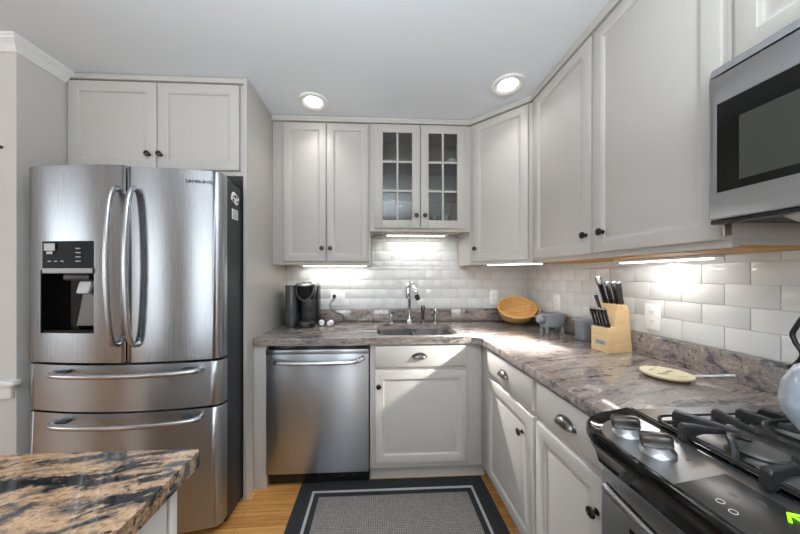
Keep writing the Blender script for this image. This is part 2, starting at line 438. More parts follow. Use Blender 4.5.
southw = [(-5.65, -4.35, 0.7, 2.2), (-3.35, -2.45, 0.7, 2.2), (-1.35, -0.45, 0.7, 2.2)]
wall_with_holes('wall_front', 'x', -5.4, -5.3, -6.4, 0.0, southw)
wall_with_holes('wall_far_left', 'y', -6.4, -6.3, -5.3, -0.888, [(-3.9, -2.3, 0.7, 2.2)])
def window(n, axis, c, h0, h1, z0, z1):
    bm = BM()
    def b(u0, u1, w0, w1, d=0.05):
        if axis == 'x': box(bm, u0, u1, c - d, c + d, w0, w1)
        else: box(bm, c - d, c + d, u0, u1, w0, w1)
    for u0, u1 in ((h0, h0 + 0.05), (h1 - 0.05, h1)): b(u0, u1, z0, z1)
    for w0, w1 in ((z0, z0 + 0.05), (z1 - 0.05, z1)): b(h0 + 0.05, h1 - 0.05, w0, w1)
    b(h0 + 0.05, h1 - 0.05, (z0 + z1) / 2 - 0.02, (z0 + z1) / 2 + 0.02, 0.02)
    fr = struct('window_%d' % n, bm, 'white')
for i, (h0, h1, z0, z1) in enumerate(southw): window(i + 1, 'x', -5.35, h0, h1, z0, z1)
window(4, 'y', -6.35, -3.9, -2.3, 0.7, 2.2)
# subway tile (each tile a bevelled face) on the two walls, bedded on grout
def tile_rows(bm, o, U, N, length, rows, L, phase):
    o, U, N = Vector(o), Vector(U), Vector(N)
    g, t = 0.0018, 0.0065
    for k, (za, zb) in enumerate(rows):
        u = -phase - (L / 2 if k % 2 else 0)
        while u < length:
            a, b = max(u, 0) + (g / 2), min(u + L, length) - g / 2
            if b - a > 0.008:
                def rect(i, d): return [o + U * (a + i) + Z * (za + g / 2 + i) + N * d, o + U * (b - i) + Z * (za + g / 2 + i) + N * d, o + U * (b - i) + Z * (zb - g / 2 - i) + N * d, o + U * (a + i) + Z * (zb - g / 2 - i) + N * d]
                quad_loop(bm, [rect(0, 0.0005), rect(0, t - 0.0012), rect(0.0006, t - 0.0005), rect(0.002, t)])
            u += L
ZR = [1.0165, 1.1025, 1.1815, 1.2605, 1.3395, 1.4185, 1.4975, 1.5765, 1.63]
def rows(n, top): return [(ZR[i], min(ZR[i + 1], top)) for i in range(n)]
L = 0.1415
bm = BM()
tile_rows(bm, (-2.04, 0, 0), (1, 0, 0), (0, -1, 0), 2.04, rows(5, 1.372), L, 0.05)
bm2 = BM(); tile_rows(bm2, (-1.34, 0, 0), (1, 0, 0), (0, -1, 0), 0.72, [(1.372, 1.4185)] + [(ZR[i], ZR[i + 1]) for i in range(5, 8)], L, 0.05)
me_t = bpy.data.meshes.new('tmp'); bm2.to_mesh(me_t); bm.from_mesh(me_t); bpy.data.meshes.remove(me_t); bm2.free()
obj('tile_field', bm, 'tile', wb)
bm = BM(); box(bm, -2.04, 0, -0.003, 0, 0.914, 1.63); obj('grout_bed', bm, 'grout', wb)
bm = BM()
tile_rows(bm, (0, 0, 0), (0, -1, 0), (-1, 0, 0), 2.6, rows(5, 1.44), L, 1.138 % L - L / 2 + L)
bm2 = BM(); tile_rows(bm2, (0, -1.575, 0), (0, -1, 0), (-1, 0, 0), 1.0, [(1.4185, 1.4975)], L, 0.1)
me_t = bpy.data.meshes.new('tmp'); bm2.to_mesh(me_t); bm.from_mesh(me_t); bpy.data.meshes.remove(me_t); bm2.free()
obj('tile_field', bm, 'tile', wr)
bm = BM(); box(bm, -0.003, 0, -2.6, 0, 0.914, 1.44); obj('grout_bed', bm, 'grout', wr)
# crown moulding in the alcove and across the wall end, sill rail on the wall end
def sweep(bm, prof, path, flip=1):
    n = len(path); loops = []
    P = [Vector((p[0], p[1], 0)) for p in path]
    for i in range(n):
        d0 = (P[i] - P[i - 1]).normalized() if i else None
        d1 = (P[i + 1] - P[i]).normalized() if i < n - 1 else None
        n0 = Vector((d0.y, -d0.x, 0)) * flip if d0 else None
        n1 = Vector((d1.y, -d1.x, 0)) * flip if d1 else None
        if n0 and n1:
            m = (n0 + n1).normalized(); m = m / m.dot(n0)
        else: m = n0 or n1
        loops.append([P[i] + m * a + Z * z for a, z in prof])
    quad_loop(bm, loops)
crown = [(0, 0), (0.012, 0), (0.014, 0.012), (0.022, 0.016), (0.03, 0.03), (0.05, 0.052), (0.066, 0.062), (0.068, 0.076), (0.076, 0.08), (0.078, 0.094), (0, 0.094)]
bm = BM(); sweep(bm, [(a * 0.62, z * 0.66 + CEIL - 0.0622) for a, z in crown], [(-4.6, -0.888), (-3.032, -0.888), (-3.032, -0.682)])
struct('trim_1', bm, 'white')
bm = BM(); box(bm, -4.6, -3.006, -0.925, -0.888, 0.770, 0.795, 0.006); box(bm, -4.6, -3.040, -0.903, -0.888, 0.705, 0.770, 0.003)
struct('trim_2', bm, 'white')
bm = BM(); lathe(bm, [(0.008, 0), (0.008, 0.004), (0.003, 0.006), (0.003, 0.02), (0.006, 0.022), (0, 0.024)], (-3.10, -0.888, 1.91), (0, -1, 0), 12)
single('wall_hook', bm, 'bronze', 'tiny dark hook high on the pale wall end beside the refrigerator', 'hook')

# ================================================================== TALL PANEL, FRIDGE CABINET
XP = -2.04
bm = BM(); box(bm, XP - 0.02, XP, -0.69, 0, 0, CEIL - 0.002, 0.0015)
single('end_panel', bm, 'cab', 'tall pale grey end panel standing between the refrigerator and the dishwasher run', 'panel')
BACK_N, RIGHT_N = Vector((0, -1, 0)), Vector((-1, 0, 0))
XU, RU = Vector((1, 0, 0)), Vector((0, -1, 0))
t = thing('wall_cabinet', 'wide short cabinet with two doors above the steel refrigerator', 'cabinet', (-2.55, 0, 1.89))
bm = BM(); box(bm, -3.030, -2.062, -0.662, -0.003, 1.872, CEIL - 0.003, 0.001); obj('body', bm, 'cab', t)
for i, (a, b) in enumerate(((-3.022, -2.546), (-2.541, -2.088))):
    bm = BM(); panel(bm, (a, -0.662, 1.897), XU, BACK_N, b - a, 0.493, 0.02, 0.062, 'flat'); d = obj('door', bm, 'cab', t)
    knob((-2.583 if i == 0 else -2.518, -0.682, 1.977), BACK_N, d)
bm = BM(); box(bm, -3.030, -2.062, -0.684, -0.662, CEIL - 0.032, CEIL - 0.003, 0.004); obj('top_trim', bm, 'cab', t)

# ================================================================== UPPER CABINETS
UB, UT, TR = 1.372, 2.392, CEIL - 0.003
def upper_trim(bm, pts):
    sweep(bm, [(0, UT), (0.026, UT), (0.028, UT + 0.012), (0.022, UT + 0.02), (0.026, TR), (0, TR)], pts)
# left two-door upper
t = thing('wall_cabinet', 'tall two-door upper cabinet above the black coffee maker', 'cabinet', (-1.69, 0, UB))
bm = BM(); box(bm, XP + 0.001, -1.347, -0.305, -0.007, UB + 0.018, TR, 0.001)
box(bm, XP + 0.001, -1.347, -0.305, -0.285, UB, UB + 0.02, 0.001); box(bm, -1.365, -1.347, -0.305, -0.007, UB, UB + 0.02)
obj('body', bm, 'cab', t)
bm = BM(); box(bm, XP + 0.02, -1.367, -0.284, -0.009, UB + 0.012, UB + 0.0178); obj('underside', bm, 'under', t, 'raw wood underside')
for i, (a, b) in enumerate(((-1.962, -1.660), (-1.655, -1.358))):
    bm = BM(); panel(bm, (a, -0.305, UB + 0.022), XU, BACK_N, b - a, UT - UB - 0.03, 0.02, 0.056, 'flat'); d = obj('door', bm, 'cab', t)
    knob((-1.687 if i == 0 else -1.628, -0.325, 1.488), BACK_N, d)
bm = BM(); upper_trim(bm, [(XP + 0.001, -0.305), (-1.347, -0.305)]); obj('top_trim', bm, 'cab', t)
# glass-door upper
GB = 1.615
t = thing('glass_cabinet', 'short upper cabinet with two gridded glass doors above the sink', 'cabinet', (-0.98, 0, GB))
gx0, gx1 = -1.3455, -0.6115
bm = BM()
box(bm, gx0, gx0 + 0.018, -0.305, -0.008, GB, TR); box(bm, gx1 - 0.018, gx1, -0.305, -0.008, GB, TR)
box(bm, gx0 + 0.018, gx1 - 0.018, -0.305, -0.008, GB + 0.02, GB + 0.038); box(bm, gx0 + 0.018, gx1 - 0.018, -0.305, -0.008, UT, TR)
box(bm, gx0 + 0.018, -1.30, -0.305, -0.287, GB + 0.038, UT); box(bm, -0.662, gx1 - 0.018, -0.305, -0.287, GB + 0.038, UT)
box(bm, gx0 + 0.018, gx1 - 0.018, -0.305, -0.287, GB, GB + 0.02); box(bm, -0.996, -0.966, -0.305, -0.287, GB + 0.038, UT)
obj('body', bm, 'cab', t)
bm = BM(); box(bm, gx0 + 0.0185, gx1 - 0.0185, -0.02, -0.0085, GB + 0.0385, UT - 0.001); obj('back_board', bm, 'cab_in', t, 'back board in grey with the inside shade painted in')
for z in (1.915, 2.135):
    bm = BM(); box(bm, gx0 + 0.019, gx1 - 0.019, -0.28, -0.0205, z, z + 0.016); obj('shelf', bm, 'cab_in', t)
gd = []
for i, (a, b) in enumerate(((-1.312, -0.984), (-0.979, -0.652))):
    z0, z1 = GB + 0.022, UT - 0.006; s = 0.058
    f = BM(); y0, y1 = -0.325, -0.3055
    for x0, x1 in ((a, a + s), (b - s, b)): box(f, x0, x1, y0, y1, z0, z1, 0.003)
    for w0, w1 in ((z0, z0 + s), (z1 - s, z1)): box(f, a + s - 0.002, b - s + 0.002, y0, y1, w0, w1, 0.003)
    d = obj('door', f, 'cab', t); gd.append(d)
    mu = BM(); xm = (a + b) / 2; hh = (z1 - z0 - 2 * s)
    box(mu, xm - 0.007, xm + 0.007, y0 + 0.003, y1 - 0.003, z0 + s, z1 - s, 0.002)
    for q in (1, 2): box(mu, a + s, b - s, y0 + 0.003, y1 - 0.003, z0 + s + hh * q / 3 - 0.007, z0 + s + hh * q / 3 + 0.007, 0.002)
    obj('muntin_grid', mu, 'cab', d)
    p = BM(); box(p, a + s - 0.003, b - s + 0.003, -0.311, -0.308, z0 + s - 0.003, z1 - s + 0.003); obj('pane', p, 'pane', d, 'clear glass panes')
    knob((-1.012 if i == 0 else -0.951, -0.325, 1.728), BACK_N, d)
bm = BM(); upper_trim(bm, [(gx0, -0.305), (gx1, -0.305)]); obj('top_trim', bm, 'cab', t)
# glassware inside
def tumbler(x, y, z, r, h):
    bm = BM(); lathe(bm, [(0, 0), (r * 0.8, 0), (r * 0.84, 0.002), (r, h), (r * 0.93, h), (r * 0.76, 0.008), (0, 0.007)], (x, y, z), (0, 0, 1), 20); return bm
for (x, y, r, h, l) in ((-0.76, -0.15, 0.036, 0.13, 'clear drinking glass on the bottom shelf behind the right-hand glass door, nearest the corner cabinet'),
                        (-0.83, -0.10, 0.034, 0.12, 'clear drinking glass on the bottom shelf just left of the one nearest the corner cabinet')):
    single('drinking_glass', tumbler(x, y, GB + 0.0385, r, h), 'tumbler', l, 'glass', 'glasses inside the glass cabinet')
bm = BM(); lathe(bm, [(0, 0), (0.026, 0), (0.038, 0.012), (0.041, 0.055), (0.038, 0.055), (0.034, 0.014), (0, 0.008)], (-0.705, -0.15, 2.1515), (0, 0, 1), 24)
single('cup', bm, 'ivory', 'small white cup on the top shelf behind the right-hand glass door', 'cup')
bm = BM(); lathe(bm, [(0, 0), (0.026, 0), (0.038, 0.012), (0.041, 0.045), (0.038, 0.045), (0.034, 0.014), (0, 0.008)], (-0.885, -0.2, GB + 0.0385), (0, 0, 1), 24)
single('bowl', bm, 'ivory', 'small white bowl on the bottom shelf behind the right-hand glass door', 'bowl')
# diagonal corner upper
t = thing('corner_cabinet', 'diagonal corner upper cabinet above the wicker basket', 'cabinet', (-0.3, -0.3, UB))
poly = [(-0.008, -0.008), (-0.6105, -0.008), (-0.6105, -0.305), (-0.305, -0.61), (-0.008, -0.61)]
bm = BM(); prism(bm, poly, UB + 0.018, TR)
q = 1 / sqrt(2)
DU, DN = Vector((q, -q, 0)), Vector((-q, -q, 0))
dw = 0.305 * sqrt(2)
obox(bm, Vector((-0.4575, -0.4575, UB + 0.01)) - DN * 0.01, DU, Z, DN, dw - 0.01, 0.02, 0.02)
box(bm, -0.61, -0.592, -0.30, -0.008, UB, UB + 0.02)
obj('body', bm, 'cab', t)
bm = BM(); prism(bm, [(-0.01, -0.01), (-0.591, -0.01), (-0.591, -0.285), (-0.29, -0.592), (-0.01, -0.592)], UB + 0.012, UB + 0.0178); obj('underside', bm, 'under', t, 'raw wood underside')
bm = BM(); o = Vector((-0.61, -0.305, UB + 0.022)) + DU * 0.028
panel(bm, o, DU, DN, dw - 0.056, UT - UB - 0.03, 0.02, 0.056, 'flat'); d = obj('door', bm, 'cab', t)
kc = Vector((-0.61, -0.305, 1.487)) + DU * 0.052 + DN * 0.02
knob(kc, DN, d)
bm = BM(); upper_trim(bm, [(-0.61, -0.305), (-0.305, -0.61)]); obj('top_trim', bm, 'cab', t)
# right two-door upper
RY0, RY1 = -0.611, -1.5765
t = thing('wall_cabinet', 'tall two-door upper cabinet on the right wall next to the microwave', 'cabinet', (0, -1.1, UB))
bm = BM(); box(bm, -0.305, -0.007, RY1, RY0, UB + 0.018, TR, 0.001); box(bm, -0.305, -0.285, RY1, RY0, UB, UB + 0.02, 0.001)
box(bm, -0.285, -0.02, RY1, RY1 + 0.018, UB + 0.006, UB + 0.02); obj('body', bm, 'cab', t)
bm = BM(); box(bm, -0.284, -0.009, RY1 + 0.001, RY0 - 0.002, UB - 0.002, UB + 0.0178); obj('underside', bm, 'under', t, 'raw honey-coloured wood underside')
for i, (a, b) in enumerate(((-0.632, -1.094), (-1.102, -1.568))):
    bm = BM(); panel(bm, (-0.305, a, UB + 0.022), RU, RIGHT_N, a - b, UT - UB - 0.03, 0.02, 0.06, 'flat'); d = obj('door', bm, 'cab', t)
    knob((-0.325, -1.068 if i == 0 else -1.163, 1.480), RIGHT_N, d)
bm = BM(); box(bm, -0.329, -0.305, -1.5765, -1.5695, 1.405, 1.445, 0.002); tube(bm, [(-0.328, -1.5745, 1.402), (-0.328, -1.5745, 1.448)], 0.005, 10); obj('hinge', bm, 'brass', t, 'exposed aged brass hinge')
bm = BM(); upper_trim(bm, [(-0.305, RY0), (-0.305, RY1)]); obj('top_trim', bm, 'cab', t)
# cabinet above the microwave
t = thing('wall_cabinet', 'short upper cabinet mounted directly above the microwave', 'cabinet', (0, -1.97, 1.862))
bm = BM(); box(bm, -0.305, -0.007, -2.36, RY1 - 0.001, 1.862, TR, 0.001); obj('body', bm, 'cab', t)
for (a, b) in ((-1.592, -1.962), (-1.968, -2.338)):
    bm = BM(); panel(bm, (-0.305, a, 1.88), RU, RIGHT_N, a - b, UT - 1.88 - 0.008, 0.02, 0.056, 'flat'); d = obj('door', bm, 'cab', t)
    knob((-0.325, -1.945 if a > -1.8 else -2.005, 1.92), RIGHT_N, d)
bm = BM(); upper_trim(bm, [(-0.305, RY1 - 0.001), (-0.305, -2.36)]); obj('top_trim', bm, 'cab', t)

# ---------------- under-cabinet strip lights
def strip(label, c, U, length, z, w=0.05, h=0.02, e=STRIP_E, lens_w=0.03, tilt=0.0, throw=0.0, az=0.0, along=0.0):
    U = Vector(U).normalized(); N = Z.cross(U)
    c = Vector((c[0], c[1], z))
    t = thing('strip_light', label, 'light', c, 'under-cabinet strip lights')
    bm = BM(); obox(bm, c - Z * (h / 2 - 0.0), U, N, Z, length + 0.05, w, h, 0.003); obj('housing', bm, 'white', t)
    bm = BM(); obox(bm, c - Z * (h + 0.002), U, N, Z, length, lens_w, 0.008, 0.002); obj('diffuser', bm, 'strip', t, 'glowing white diffuser')
    ang = math.atan2(U.y, U.x)
    lo = area('strip_lamp', c - Z * (h + 0.012), (0, 0, 0), length, lens_w, e, (1, 0.985, 0.96), pi, t)
    if throw:  # added aimed lamp that draws the diagonal light edge on the base cabinets
        l2 = area('added_throw_lamp', c + U * along - Z * (h + 0.0135), (0, 0, 0), 0.12, 0.014, throw, (1, 0.985, 0.96), radians(46), t)
        l2.rotation_euler = (Matrix.Rotation(ang + az, 3, 'Z') @ Matrix.Rotation(tilt, 3, 'X')).to_euler()
strip('thin lit strip light under the upper cabinet above the coffee maker', (-1.63, -0.08), (1, 0, 0), 0.50, UB + 0.0118, h=0.012, e=0.95)
strip('boxy lit strip light under the glass-door cabinet over the sink', (-0.985, -0.12), (1, 0, 0), 0.46, GB + 0.0195, 0.06, 0.022, e=1.1, tilt=radians(-42), throw=2.6, az=radians(24), along=0.05)
strip('thin lit strip light under the diagonal corner cabinet', (-0.36, -0.46), (0.66, -0.75, 0), 0.36, UB + 0.0118, h=0.012, e=0.6)
strip('long lit strip light under the right upper cabinet', (-0.075, -1.17), (0, -1, 0), 0.36, UB - 0.0025, h=0.012, e=1.3, tilt=radians(-53), throw=3.4, az=radians(-34), along=-0.10)

# ================================================================== BASE CABINETS
FY, FX = -0.605, -0.635        # carcass front planes of the back and the right run
def carcass(bm, x0, x1, y0, y1):
    box(bm, x0, x1, y0, y1, 0.105, 0.874, 0.001)
# filler left of dishwasher
bm = BM(); box(bm, XP + 0.001, -1.962, FY, -0.02, 0, 0.874, 0.0015)
single('filler_panel', bm, 'cab', 'narrow pale filler panel between the tall end panel and the dishwasher', 'panel')
# sink base + blind corner
t = thing('base_cabinet', 'pale sink base cabinet with one drawer front and one door under the sink', 'cabinet', (-1.0, -0.3, 0))
bm = BM(); box(bm, -1.338, -0.636, FY, FY + 0.02, 0.105, 0.874, 0.001); box(bm, -1.338, -1.32, FY + 0.02, -0.012, 0.105, 0.874); box(bm, -0.70, -0.682, FY + 0.02, -0.012, 0.105, 0.874)
box(bm, -1.32, -0.70, FY + 0.02, -0.012, 0.105, 0.12); obj('body', bm, 'cab', t)
bm = BM(); box(bm, -1.338, -0.60, -0.548, -0.53, 0, 0.104); obj('toe_kick', bm, 'cab', t)
bm = BM(); panel(bm, (-1.309, FY, 0.728), XU, BACK_N, 0.572, 0.132, 0.02, kind='slab'); d = obj('drawer', bm, 'cab', t); cup_pull((-1.035, FY - 0.02, 0.79), XU, BACK_N, d)
bm = BM(); panel(bm, (-1.309, FY, 0.140), XU, BACK_N, 0.572, 0.568, 0.02, 0.058, 'raised'); d = obj('door', bm, 'cab', t); knob((-1.285, FY - 0.02, 0.62), BACK_N, d)
# right run
def right_base(label, y0, y1, d0, d1, knob_y, pull_y):
    t = thing('base_cabinet', label, 'cabinet', (-0.3, (y0 + y1) / 2, 0))
    bm = BM(); carcass(bm, FX, -0.012, y1, y0); obj('body', bm, 'cab', t)
    bm = BM(); box(bm, -0.575, -0.557, y1, y0, 0, 0.104); obj('toe_kick', bm, 'cab', t)
    bm = BM(); panel(bm, (FX, d0, 0.732), RU, RIGHT_N, d0 - d1, 0.132, 0.02, kind='slab'); d = obj('drawer', bm, 'cab', t); cup_pull((FX - 0.02, pull_y, 0.786), RU, RIGHT_N, d)
    bm = BM(); panel(bm, (FX, d0, 0.135), RU, RIGHT_N, d0 - d1, 0.572, 0.02, 0.058, 'raised'); d = obj('door', bm, 'cab', t); knob((FX - 0.02, knob_y, 0.606), RIGHT_N, d)
right_base('pale base cabinet with drawer and door in the right run, beside the inner corner', -0.606, -1.205, -0.725, -1.192, -1.118, -0.943)
right_base('pale base cabinet with drawer and door in the right run, beside the range', -1.206, -1.558, -1.216, -1.55, -1.527, -1.398)

# ================================================================== COUNTERTOP
out = [(XP + 0.001, -0.0075), (-0.0075, -0.0075), (-0.0075, -1.5595), (-0.663, -1.5595)]
ccx, ccy, r = -0.663 - 0.06, -0.635 - 0.06, 0.06
for k in range(9):
    a = radians(90 * k / 8); out.append((ccx + r * cos(a), ccy + r * sin(a)))
for k in range(7):
    a = radians(270 - 90 * k / 6); out.append((XP + 0.001 + 0.025 + 0.025 * cos(a), -0.635 + 0.025 + 0.025 * sin(a)))
bm = BM(); prism(bm, out, 0.876, 0.914, 0.006)
ct = tag(obj('countertop', bm, 'granite'), 'L-shaped polished granite countertop running from the tall panel round to the range', 'countertop')
SX0, SX1, SY0, SY1 = -1.295, -0.765, -0.565, -0.175
bm = BM(); prism(bm, rrect(SX0, SX1, SY0, SY1, 0.07), 0.86, 0.93); cut(ct, bm)
bm = BM(); box(bm, XP + 0.001, -0.675, -0.028, -0.0075, 0.9145, 1.0155, 0.002); obj('upstand', bm, 'granite', ct)
bm = BM(); box(bm, -0.673, -0.0285, -0.028, -0.0075, 0.9145, 1.0155, 0.002); obj('upstand', bm, 'granite', ct)
bm = BM(); box(bm, -0.028, -0.0075, -1.5595, -0.0075, 0.9145, 1.0155, 0.002); obj('upstand', bm, 'granite', ct)

# ================================================================== SINK
t = thing('sink', 'undermount stainless double-bowl sink set into the granite below the faucet', 'sink', (-1.03, -0.37, 0.7))
def bowl(x0, x1):
    bm = BM()
    def lp(i, z, r): return [(x, y, z) for x, y in rrect(x0 + i, x1 - i, SY0 + 0.004 + i, SY1 - 0.004 - i, r)]
    quad_loop(bm, [lp(0, 0.8755, 0.06), lp(0, 0.87, 0.06), lp(0.006, 0.72, 0.06), lp(0.03, 0.70, 0.05), lp(0.034, 0.697, 0.05)], False, True)
    bmesh.ops.recalc_face_normals(bm, faces=bm.faces); bmesh.ops.solidify(bm, geom=bm.faces[:], thickness=0.002)
    return bm
for x0, x1 in ((SX0 + 0.004, -1.038), (-1.022, SX1 - 0.004)):
    b_ = obj('bowl', bowl(x0, x1), 'bowl', t)
    bm = BM(); lathe(bm, [(0, 0), (0.042, 0), (0.044, 0.004), (0.03, 0.005), (0.028, 0.002), (0, 0.002)], ((x0 + x1) / 2, -0.37, 0.6995), (0, 0, 1), 24); obj('drain', bm, 'chrome', b_)
bm = BM(); box(bm, -1.04, -1.02, SY0 + 0.02, SY1 - 0.02, 0.80, 0.872, 0.006); obj('divider', bm, 'bowl', t)
# faucet and companions on the deck
fx, fy = -1.034, -0.10
t = thing('faucet', 'tall chrome kitchen faucet standing behind the sink', 'faucet', (fx, fy, 0.914))
bm = BM(); lathe(bm, [(0, 0.0005), (0.030, 0.0005), (0.030, 0.008), (0.022, 0.014), (0.016, 0.03), (0.0125, 0.05), (0.0125, 0.20), (0.016, 0.205), (0.016, 0.215), (0, 0.215)], (fx, fy, 0.914), (0, 0, 1), 24); obj('post', bm, 'chrome', t)
bm = BM(); lathe(bm, [(0, 0), (0.019, 0), (0.021, 0.01), (0.021, 0.12), (0.017, 0.128), (0, 0.129)], (fx - 0.012, fy - 0.004, 1.112), (0, 0, 1), 22); obj('spout_body', bm, 'chrome', t)
bm = BM(); tube(bm, smooth_path([(fx - 0.01, fy - 0.01, 1.205), (fx + 0.01, fy - 0.04, 1.218), (fx + 0.03, fy - 0.085, 1.19), (fx + 0.042, fy - 0.12, 1.14)]), [0.013] * 9 + [0.014] * 8 + [0.017] * 8, 14); obj('spout', bm, 'chrome', t)
bm = BM(); lathe(bm, [(0, 0), (0.018, 0), (0.019, 0.03), (0.016, 0.032), (0, 0.032)], (fx + 0.049, fy - 0.134, 1.112), (-0.25, 0.48, 0.85), 18); obj('spray_head', bm, 'black', t, 'dark spray head')
bm = BM(); lathe(bm, [(0, 0), (0.012, 0.001), (0.014, 0.012), (0.008, 0.018), (0, 0.02)], (fx + 0.015, fy - 0.012, 1.225), (0.4, -0.3, 0.8), 16); obj('lever_button', bm, 'chrome', t); bm = BM(); tube(bm, [(fx + 0.0, fy - 0.01, 1.13), (fx + 0.05, fy - 0.03, 1.115)], [0.007, 0.005], 10); obj('lever', bm, 'chrome', t)
def deck_post(name, x, prof, label, cat, mat='chrome', extra=None):
    t = thing(name, label, cat, (x, fy, 0.914))
    bm = BM(); lathe(bm, prof, (x, fy, 0.9145), (0, 0, 1), 20); obj('post', bm, mat, t)
    if extra: extra(t)
    return t
def nozzle(x, z):
    def f(t):
        bm = BM(); tube(bm, smooth_path([(x, fy, z), (x, fy - 0.01, z + 0.012), (x, fy - 0.05, z + 0.008), (x, fy - 0.06, z - 0.002)]), 0.005, 10); obj('nozzle', bm, 'chrome', t)
    return f
deck_post('soap_dispenser', -1.185, [(0, 0), (0.020, 0), (0.020, 0.006), (0.011, 0.010), (0.010, 0.05), (0.014, 0.055), (0.014, 0.072), (0, 0.076)], 'small chrome soap pump on the deck left of the faucet', 'dispenser', extra=nozzle(-1.185, 0.975))
deck_post('side_sprayer', -0.925, [(0, 0), (0.022, 0), (0.021, 0.012), (0.012, 0.02), (0.011, 0.07), (0.016, 0.09), (0.018, 0.125), (0.013, 0.138), (0, 0.14)], 'dark-headed side sprayer on the deck just right of the faucet', 'sprayer', 'pewter')
deck_post('water_dispenser', -0.825, [(0, 0), (0.021, 0), (0.021, 0.008), (0.012, 0.012), (0.010, 0.06), (0.016, 0.066), (0.018, 0.10), (0.012, 0.108), (0, 0.11)], 'slim chrome tap on the deck, farthest right of the sink fittings', 'tap', extra=nozzle(-0.825, 1.0))

# ================================================================== DISHWASHER
t = thing('dishwasher', 'stainless steel dishwasher built in between the tall panel and the sink cabinet', 'dishwasher', (-1.65, -0.3, 0))
dx0, dx1 = -1.957, -1.344
bm = BM(); box(bm, dx0, dx1, -0.585, -0.03, 0.02, 0.868); obj('tub', bm, 'black', t)
bm = BM(); box(bm, dx0, dx1, -0.632, -0.586, 0.103, 0.838, 0.006); dd = obj('door_panel', bm, 'steel_d', t)
bm = BM(); box(bm, dx0 - 0.001, dx1 + 0.001, -0.640, -0.586, 0.822, 0.850, 0.006); obj('door_cap', bm, 'steel_h', t)
bm = BM(); box(bm, dx0 + 0.012, dx1 - 0.012, -0.626, -0.586, 0.852, 0.862, 0.002); obj('control_strip', bm, 'blackgloss', t, 'black control strip')
bm = BM(); box(bm, dx0 + 0.004, dx1 - 0.004, -0.612, -0.586, 0.8635, 0.873, 0.001); obj('top_strip', bm, 'steel_h', t)
bm = BM(); pts = [(dx0 + 0.035, -0.634, 0.80), (dx0 + 0.05, -0.655, 0.793), (dx0 + 0.10, -0.682, 0.785), (-1.65, -0.69, 0.783), (dx1 - 0.10, -0.682, 0.785), (dx1 - 0.05, -0.655, 0.793), (dx1 - 0.035, -0.634, 0.80)]
tube(bm, smooth_path(pts, 6), 0.0135, 14, flat=0.7); obj('handle', bm, 'handle', t)
bm = BM(); box(bm, dx0, dx1, -0.555, -0.54, 0.0, 0.10); box(bm, dx0 + 0.003, dx1 - 0.003, -0.585, -0.556, 0.078, 0.10); obj('toe_kick', bm, 'black', t, 'black toe plate')

# ================================================================== REFRIGERATOR
t = thing('refrigerator', 'stainless French-door refrigerator with water dispenser and two bottom drawers', 'refrigerator', (-2.51, -0.5, 0))
fx0, fx1, fyb, fye, bow = -2.970, -2.066, -0.845, -0.90, 0.052
fxc, fhw = (fx0 + fx1) / 2, (fx1 - fx0) / 2
def ffront(x): return fye - bow * (1 - ((x - fxc) / fhw) ** 2)
def fdoor(a, b, z0, z1, ra, rb, n=18):
    """plan outline of a bowed door between x=a and x=b, rounded where it ends at the refrigerator's sides"""
    pts = [(b, fyb), (a, fyb)]
    for i in range(n + 1):
        x = a + (b - a) * i / n
        y = ffront(x)
        if ra and x - a < ra: y += ra - sqrt(max(0, ra * ra - (ra - (x - a)) ** 2))
        if rb and b - x < rb: y += rb - sqrt(max(0, rb * rb - (rb - (b - x)) ** 2))
        pts.append((x, min(y, fyb - 0.005)))
    bm = BM(); prism(bm, pts, z0, z1, 0.004); return bm
bm = BM(); box(bm, fx0 + 0.004, fx1 - 0.004, fyb + 0.004, -0.06, 0.03, 1.785, 0.004); obj('body', bm, 'dark_side', t, 'charcoal cabinet sides')
bm = BM(); box(bm, fx0 + 0.02, fx1 - 0.02, fyb + 0.03, -0.12, 0.0, 0.0295); obj('base_grille', bm, 'black', t)
for x in (fx0 + 0.07, fx1 - 0.06):
    bm = BM(); box(bm, x - 0.045, x + 0.045, -0.88, -0.74, 1.7855, 1.808, 0.005); obj('hinge_cover', bm, 'dark_side', t)
fm = -2.468
ld = obj('door', fdoor(fx0, fm - 0.004, 0.884, 1.812, 0.018, 0, 40), 'steel_v', t)
DX0, DX1 = -2.874, -2.616
bm = BM(); box(bm, DX0, DX1, -1.1, -0.862, 1.022, 1.455); cut(ld, bm)
rd = obj('door', fdoor(fm + 0.004, fx1, 0.884, 1.806, 0, 0.018, 40), 'steel_v', t)
w1 = obj('drawer', fdoor(fx0, fx1, 0.655, 0.872, 0.018, 0.018, 60), 'steel_h', t)
w2 = obj('drawer', fdoor(fx0, fx1, 0.055, 0.645, 0.018, 0.018, 60), 'steel_h', t)
def vhandle(x, par):
    y = ffront(x); pts = [(x, y + 0.004, 1.70), (x, y - 0.026, 1.685), (x, y - 0.046, 1.58), (x, y - 0.058, 1.34), (x, y - 0.046, 1.09), (x, y - 0.026, 0.985), (x, y + 0.004, 0.97)]
    bm = BM(); tube(bm, smooth_path(pts, 8), 0.0165, 14, flat=0.7); obj('handle', bm, 'handle', par)
vhandle(fm - 0.040, ld); vhandle(fm + 0.040, rd)
def hhandle(z, par):
    xs = [-2.80, -2.785, -2.70, -2.51, -2.30, -2.165, -2.15]; off = [0.004, -0.038, -0.05, -0.052, -0.05, -0.038, 0.004]
    bm = BM(); tube(bm, smooth_path([(x, ffront(x) + o, z) for x, o in zip(xs, off)], 7), 0.0135, 14); obj('handle', bm, 'handle', par)
    for x in (-2.745, -2.195):
        bm = BM(); obox(bm, (x, ffront(x) - 0.016, z + 0.010), (1, 0, 0), (0, 1, 0), (0, 0, 1), 0.05, 0.03, 0.012, 0.004); obj('handle_mount', bm, 'dark_side', par)
